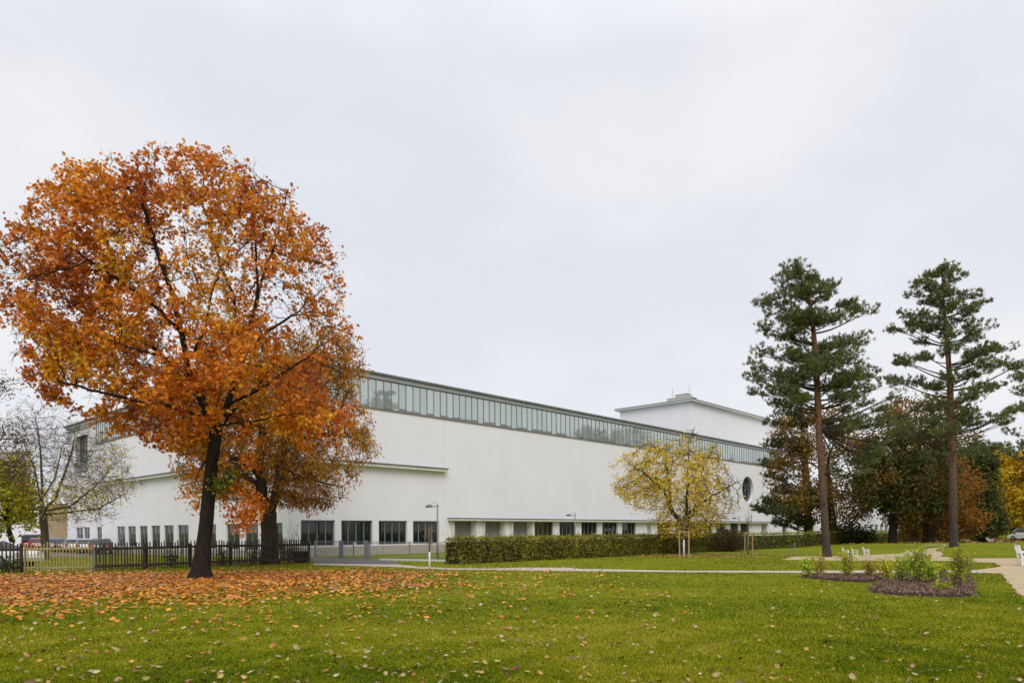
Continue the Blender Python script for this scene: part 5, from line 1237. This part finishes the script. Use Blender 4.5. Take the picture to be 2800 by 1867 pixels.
sh_ = [(2205,1578,1512,26,'small sparse shrub at the left tip of the mulch bed',.9),(2240,1577,1505,28,'thin pale shrub second from the left in the mulch bed',.9),(2318,1580,1495,36,'airy yellow-green shrub in front of the white armchairs',1.3),
 (2378,1580,1522,22,'short dark green shrub right of the airy yellow-green one',1.0),(2425,1586,1515,26,'narrow green shrub at the gap between the two beds',1.2),(2462,1594,1502,30,'tall loose shrub with a bare pale stem',1.0),
 (2512,1598,1478,44,'tallest bright green shrub in the middle of the bed',2.2),(2548,1596,1525,32,'bushy dark-based shrub right of the tallest one',1.4),(2580,1585,1520,22,'slim green shrub behind the bare mulch patch',.6),
 (2622,1604,1488,34,'tall green shrub before the second pine trunk',1.8),(2645,1580,1500,22,'shrub leaning at the right end of the bed',.8),(2485,1577,1505,28,'pale shrub at the back of the bed left of the tallest',1.0)]
for i, (px, pyb, tp_, w_, lab, dn) in enumerate(sh_): shrub(px, pyb, tp_, w_, lab, 200+i, dn)
shrub(2575, 1616, 1600, 20, 'low yellow-green cushion plant on bare mulch at the front', 230, .9, [(.42,.40,.02),(.32,.33,.02),(.22,.25,.02)], 'ground_plant')
# growth by the picket fence
shrub(773, 1533, 1455, 22, 'green bush behind the fence beside the chestnut trunk', 240, 1.4, [(.20,.24,.02),(.12,.16,.016),(.07,.10,.014)])
shrub(800, 1533, 1405, 30, 'thin leafless climber with few leaves behind the fence end', 241, .25, [(.34,.30,.04),(.2,.2,.03)])
for i, (px, pyb, lab) in enumerate(((470,1552,'dark ivy growing through the fence left of the maple trunk'),(610,1547,'ivy on the fence between the maple and chestnut trunks'),(690,1543,'ivy on the fence just left of the chestnut trunk'),(790,1538,'ivy on the fence left of the black bin'))):
    shrub(px, pyb, pyb-58, 34, lab, 250+i, 1.1, [(.10,.13,.02),(.06,.085,.014),(.035,.055,.012),(.16,.16,.03)], 'ivy')
shrub(30, 1566, 1515, 40, 'dark weeds at the foot of the fence at the left edge', 260, 1.2, [(.05,.075,.012),(.03,.05,.01),(.02,.035,.01)], 'weeds')
shrub(285, 1512, 1468, 26, 'dark brushy shrub behind the fence right of the gate', 261, 1.0, [(.05,.055,.02),(.03,.035,.014)])

# ------------------------------------------------------------------ grass blades and fallen leaves
rg = np.random.default_rng(99)
def spread_pts(n, y0, y1, pw):
    u = rg.random(n); y = (y0**(1-pw)+u*(y1**(1-pw)-y0**(1-pw)))**(1/(1-pw)) if pw != 1 else y0*(y1/y0)**u
    x = rg.uniform(-.76, .76, n)*y+rg.normal(size=n)*.1
    return np.stack([x, y, np.zeros(n)], axis=1)
rpath = G([(2680,1557),(2740,1549),(2719,1538),(2760,1532),(3000,1526),(3300,1560),(3100,1900),(2950,1900),(2860,1730),(2800,1642),(2760,1592),(2737,1568),(2690,1566.5)])
fpath = G([(858,1537),(960,1541),(1075,1541.5),(1150,1549),(1230,1553),(1341,1554),(1429,1551.5),(1552,1551.5),(1590,1555),(1850,1560),(2200,1560.4),(2690,1558),(2695,1566),(1850,1564),(1552,1561),(1341,1558),(1230,1557),(1080,1550),(858,1544)])
sq_ = G([(2139,1530),(2171,1521),(2267,1520),(2442,1516),(2540,1505),(2594,1504),(2570,1521),(2640,1526),(3000,1524),(3000,1532),(2719,1538.5),(2591,1533),(2243,1531.5)])
dr_ = G([(850,1521),(1003,1525),(1045,1530),(1100,1537),(1075,1543),(858,1540)])
n = 420000
P = spread_pts(n, 7.0, 46, 1.7)
P = P[~(inpoly(P, bedR) | inpoly(P, bedL) | inpoly(P, rpath) | inpoly(P, fpath) | inpoly(P, sq_) | inpoly(P, dr_))]; P[:,2] = [gz(a, b_) for a, b_ in P[:,:2]]; P = P[(P[:,1] < 40) | (np.abs(P[:,2]) < .05) | (P[:,0] > 20)]; n = len(P)
hgt = rg.uniform(.010,.034,n)*(1+.012*P[:,1]); wd = (.0035+.00042*P[:,1])*rg.uniform(.7,1.4,n)
az = rg.uniform(0, 2*math.pi, n); ln = rg.uniform(.1,.95,n)
D_ = np.stack([np.cos(az)*ln, np.sin(az)*ln, np.ones(n)], axis=1); W = np.stack([-np.sin(az), np.cos(az), np.zeros(n)], axis=1)
V = np.stack([P-W*wd[:,None], P+W*wd[:,None], P+D_*hgt[:,None]], axis=1).reshape(-1,3)
c1_ = fbm(P[:, :], .25, 1.5); 
f = .46+.75*c1_+.6*np.array([noise.noise(Vector((p[0]*1.6, p[1]*1.6, 4))) for p in P])+rg.normal(size=n)*.16
C_ = palette([(.085,.125,.004),(.135,.170,.005),(.19,.21,.006),(.25,.25,.010),(.33,.30,.03)], f, rg, .08, .16)
tag(link('grass', np_mesh('grass', V, [np.arange(3*n).reshape(-1,3)], np.repeat(C_, 3, axis=0)), M['blade']), 'short mown green grass covering the lawn in the foreground', 'grass', kind='stuff')
# leaf carpet under the maple
cx0, cy0 = base_m = (at(545,1580,Ym).x+.6, Ym-.4)
n = 105000
q = np.stack([rg.uniform(-22, 4, n), rg.uniform(11.5, 33, n)], axis=1)
dx, dy = (q[:,0]-cx0)/np.where(q[:,0] > cx0, 7.9, 11), (q[:,1]-cy0)/np.where(q[:,1] < cy0, 9.0, 4.4)
Q3 = np.stack([q[:,0], q[:,1], np.zeros(n)], axis=1)
rr = np.hypot(dx, dy)+.35*fbm(Q3, .35, 12)+.18*fbm(Q3, 1.4, 2)
keep = rg.random(n) < np.clip(1.42-rr, 0, 1)**1.5*.95+.11*np.exp(-(rr/1.5)**2)
q = Q3[keep]; n = len(q); q[:,2] = .035+rg.random(n)*.03
f = .35+.5*fbm(q, .8, 5)+rg.normal(size=n)*.25
C_ = palette([(.62,.28,.03),(.60,.22,.024),(.54,.165,.022),(.44,.12,.02),(.28,.085,.022)], f, rg, .12, .2)
pale = rg.random(n) < .09; C_[pale] = np.array([.52,.36,.24])*rg.uniform(.7,1.15,(pale.sum(),1))
TF = T_MAPLE.copy(); TF[:,2] = .16*(TF[:,0]**2+TF[:,1]**2)*2-.05
tag(link('leaf_litter', leaf_mesh('leaf_litter', TF, q, .112*rg.uniform(.45,1.25,n), rg, C_, (0,0,2.2), .55), M['litter']), 'carpet of fallen orange maple leaves on the grass round the maple trunk', 'fallen leaves', kind='stuff')
# brown leaves under the avenue trees on the right
n = 9000; q = np.stack([rg.uniform(22, 82, n), rg.uniform(60, 112, n), np.zeros(n)], axis=1)
q = q[(np.abs(q[:,0]/q[:,1]) > .46) & (fbm(q, .12, 3)+.02*(q[:,1]-72) > -.1)]; n = len(q); q[:,2] = [gz(a, b_)+.03 for a, b_ in q[:,:2]]
tag(link('avenue_litter', leaf_mesh('avenue_litter', T_CLUMP, q, .38*rg.uniform(.5,1.2,n), rg, palette([(.36,.20,.04),(.26,.13,.03),(.17,.085,.025)], rg.random(n), rg), (0,0,2.4), .5), M['litter']), 'rust-brown leaves lying under the trees of the far avenue', 'fallen leaves', kind='stuff')
# single leaves over the whole lawn
n = 8500; P = spread_pts(n, 7.0, 40, 1.3)
P = P[(rg.random(n) < np.clip(.75-.035*P[:,0]-.0*P[:,1], .22, 1)) & ~(inpoly(P, bedR) | inpoly(P, bedL) | (inpoly(P, rpath) & (rg.random(n) < .6)))]; n = len(P); P[:,2] = .035+rg.random(n)*.03
C_ = palette([(.38,.27,.16),(.28,.18,.10),(.42,.24,.04),(.30,.10,.025),(.09,.05,.025),(.30,.26,.05),(.46,.36,.25)], rg.random(n), rg, .1, .2)
tag(link('scattered_leaves', leaf_mesh('scattered_leaves', TF, P, .10*rg.uniform(.22,1.0,n)**2.6, rg, C_, (0,0,1.6), .6), M['litter']), 'single dry beige and brown leaves dotted over the open lawn', 'fallen leaves', kind='stuff')
# yellow leaves under the walnut and along the hedge foot
n = 2600; a = rg.uniform(0, 2*math.pi, n); r_ = np.abs(rg.normal(size=n))
P = np.stack([at(1880,1516,Yy).x+r_*3.2*np.cos(a), Yy-1.2+r_*2.6*np.sin(a), np.full(n,.03)], axis=1)
P = P[(P[:,1] < Yy+1.2)]; n = len(P)
tag(link('walnut_litter', leaf_mesh('walnut_litter', T_LEAF, P, .17*rg.uniform(.6,1.2,n), rg, palette([(.42,.30,.06),(.34,.22,.05),(.24,.15,.04)], rg.random(n), rg), (0,0,2), .5), M['litter']), 'yellow-brown leaves fallen under the yellow tree', 'fallen leaves', kind='stuff')
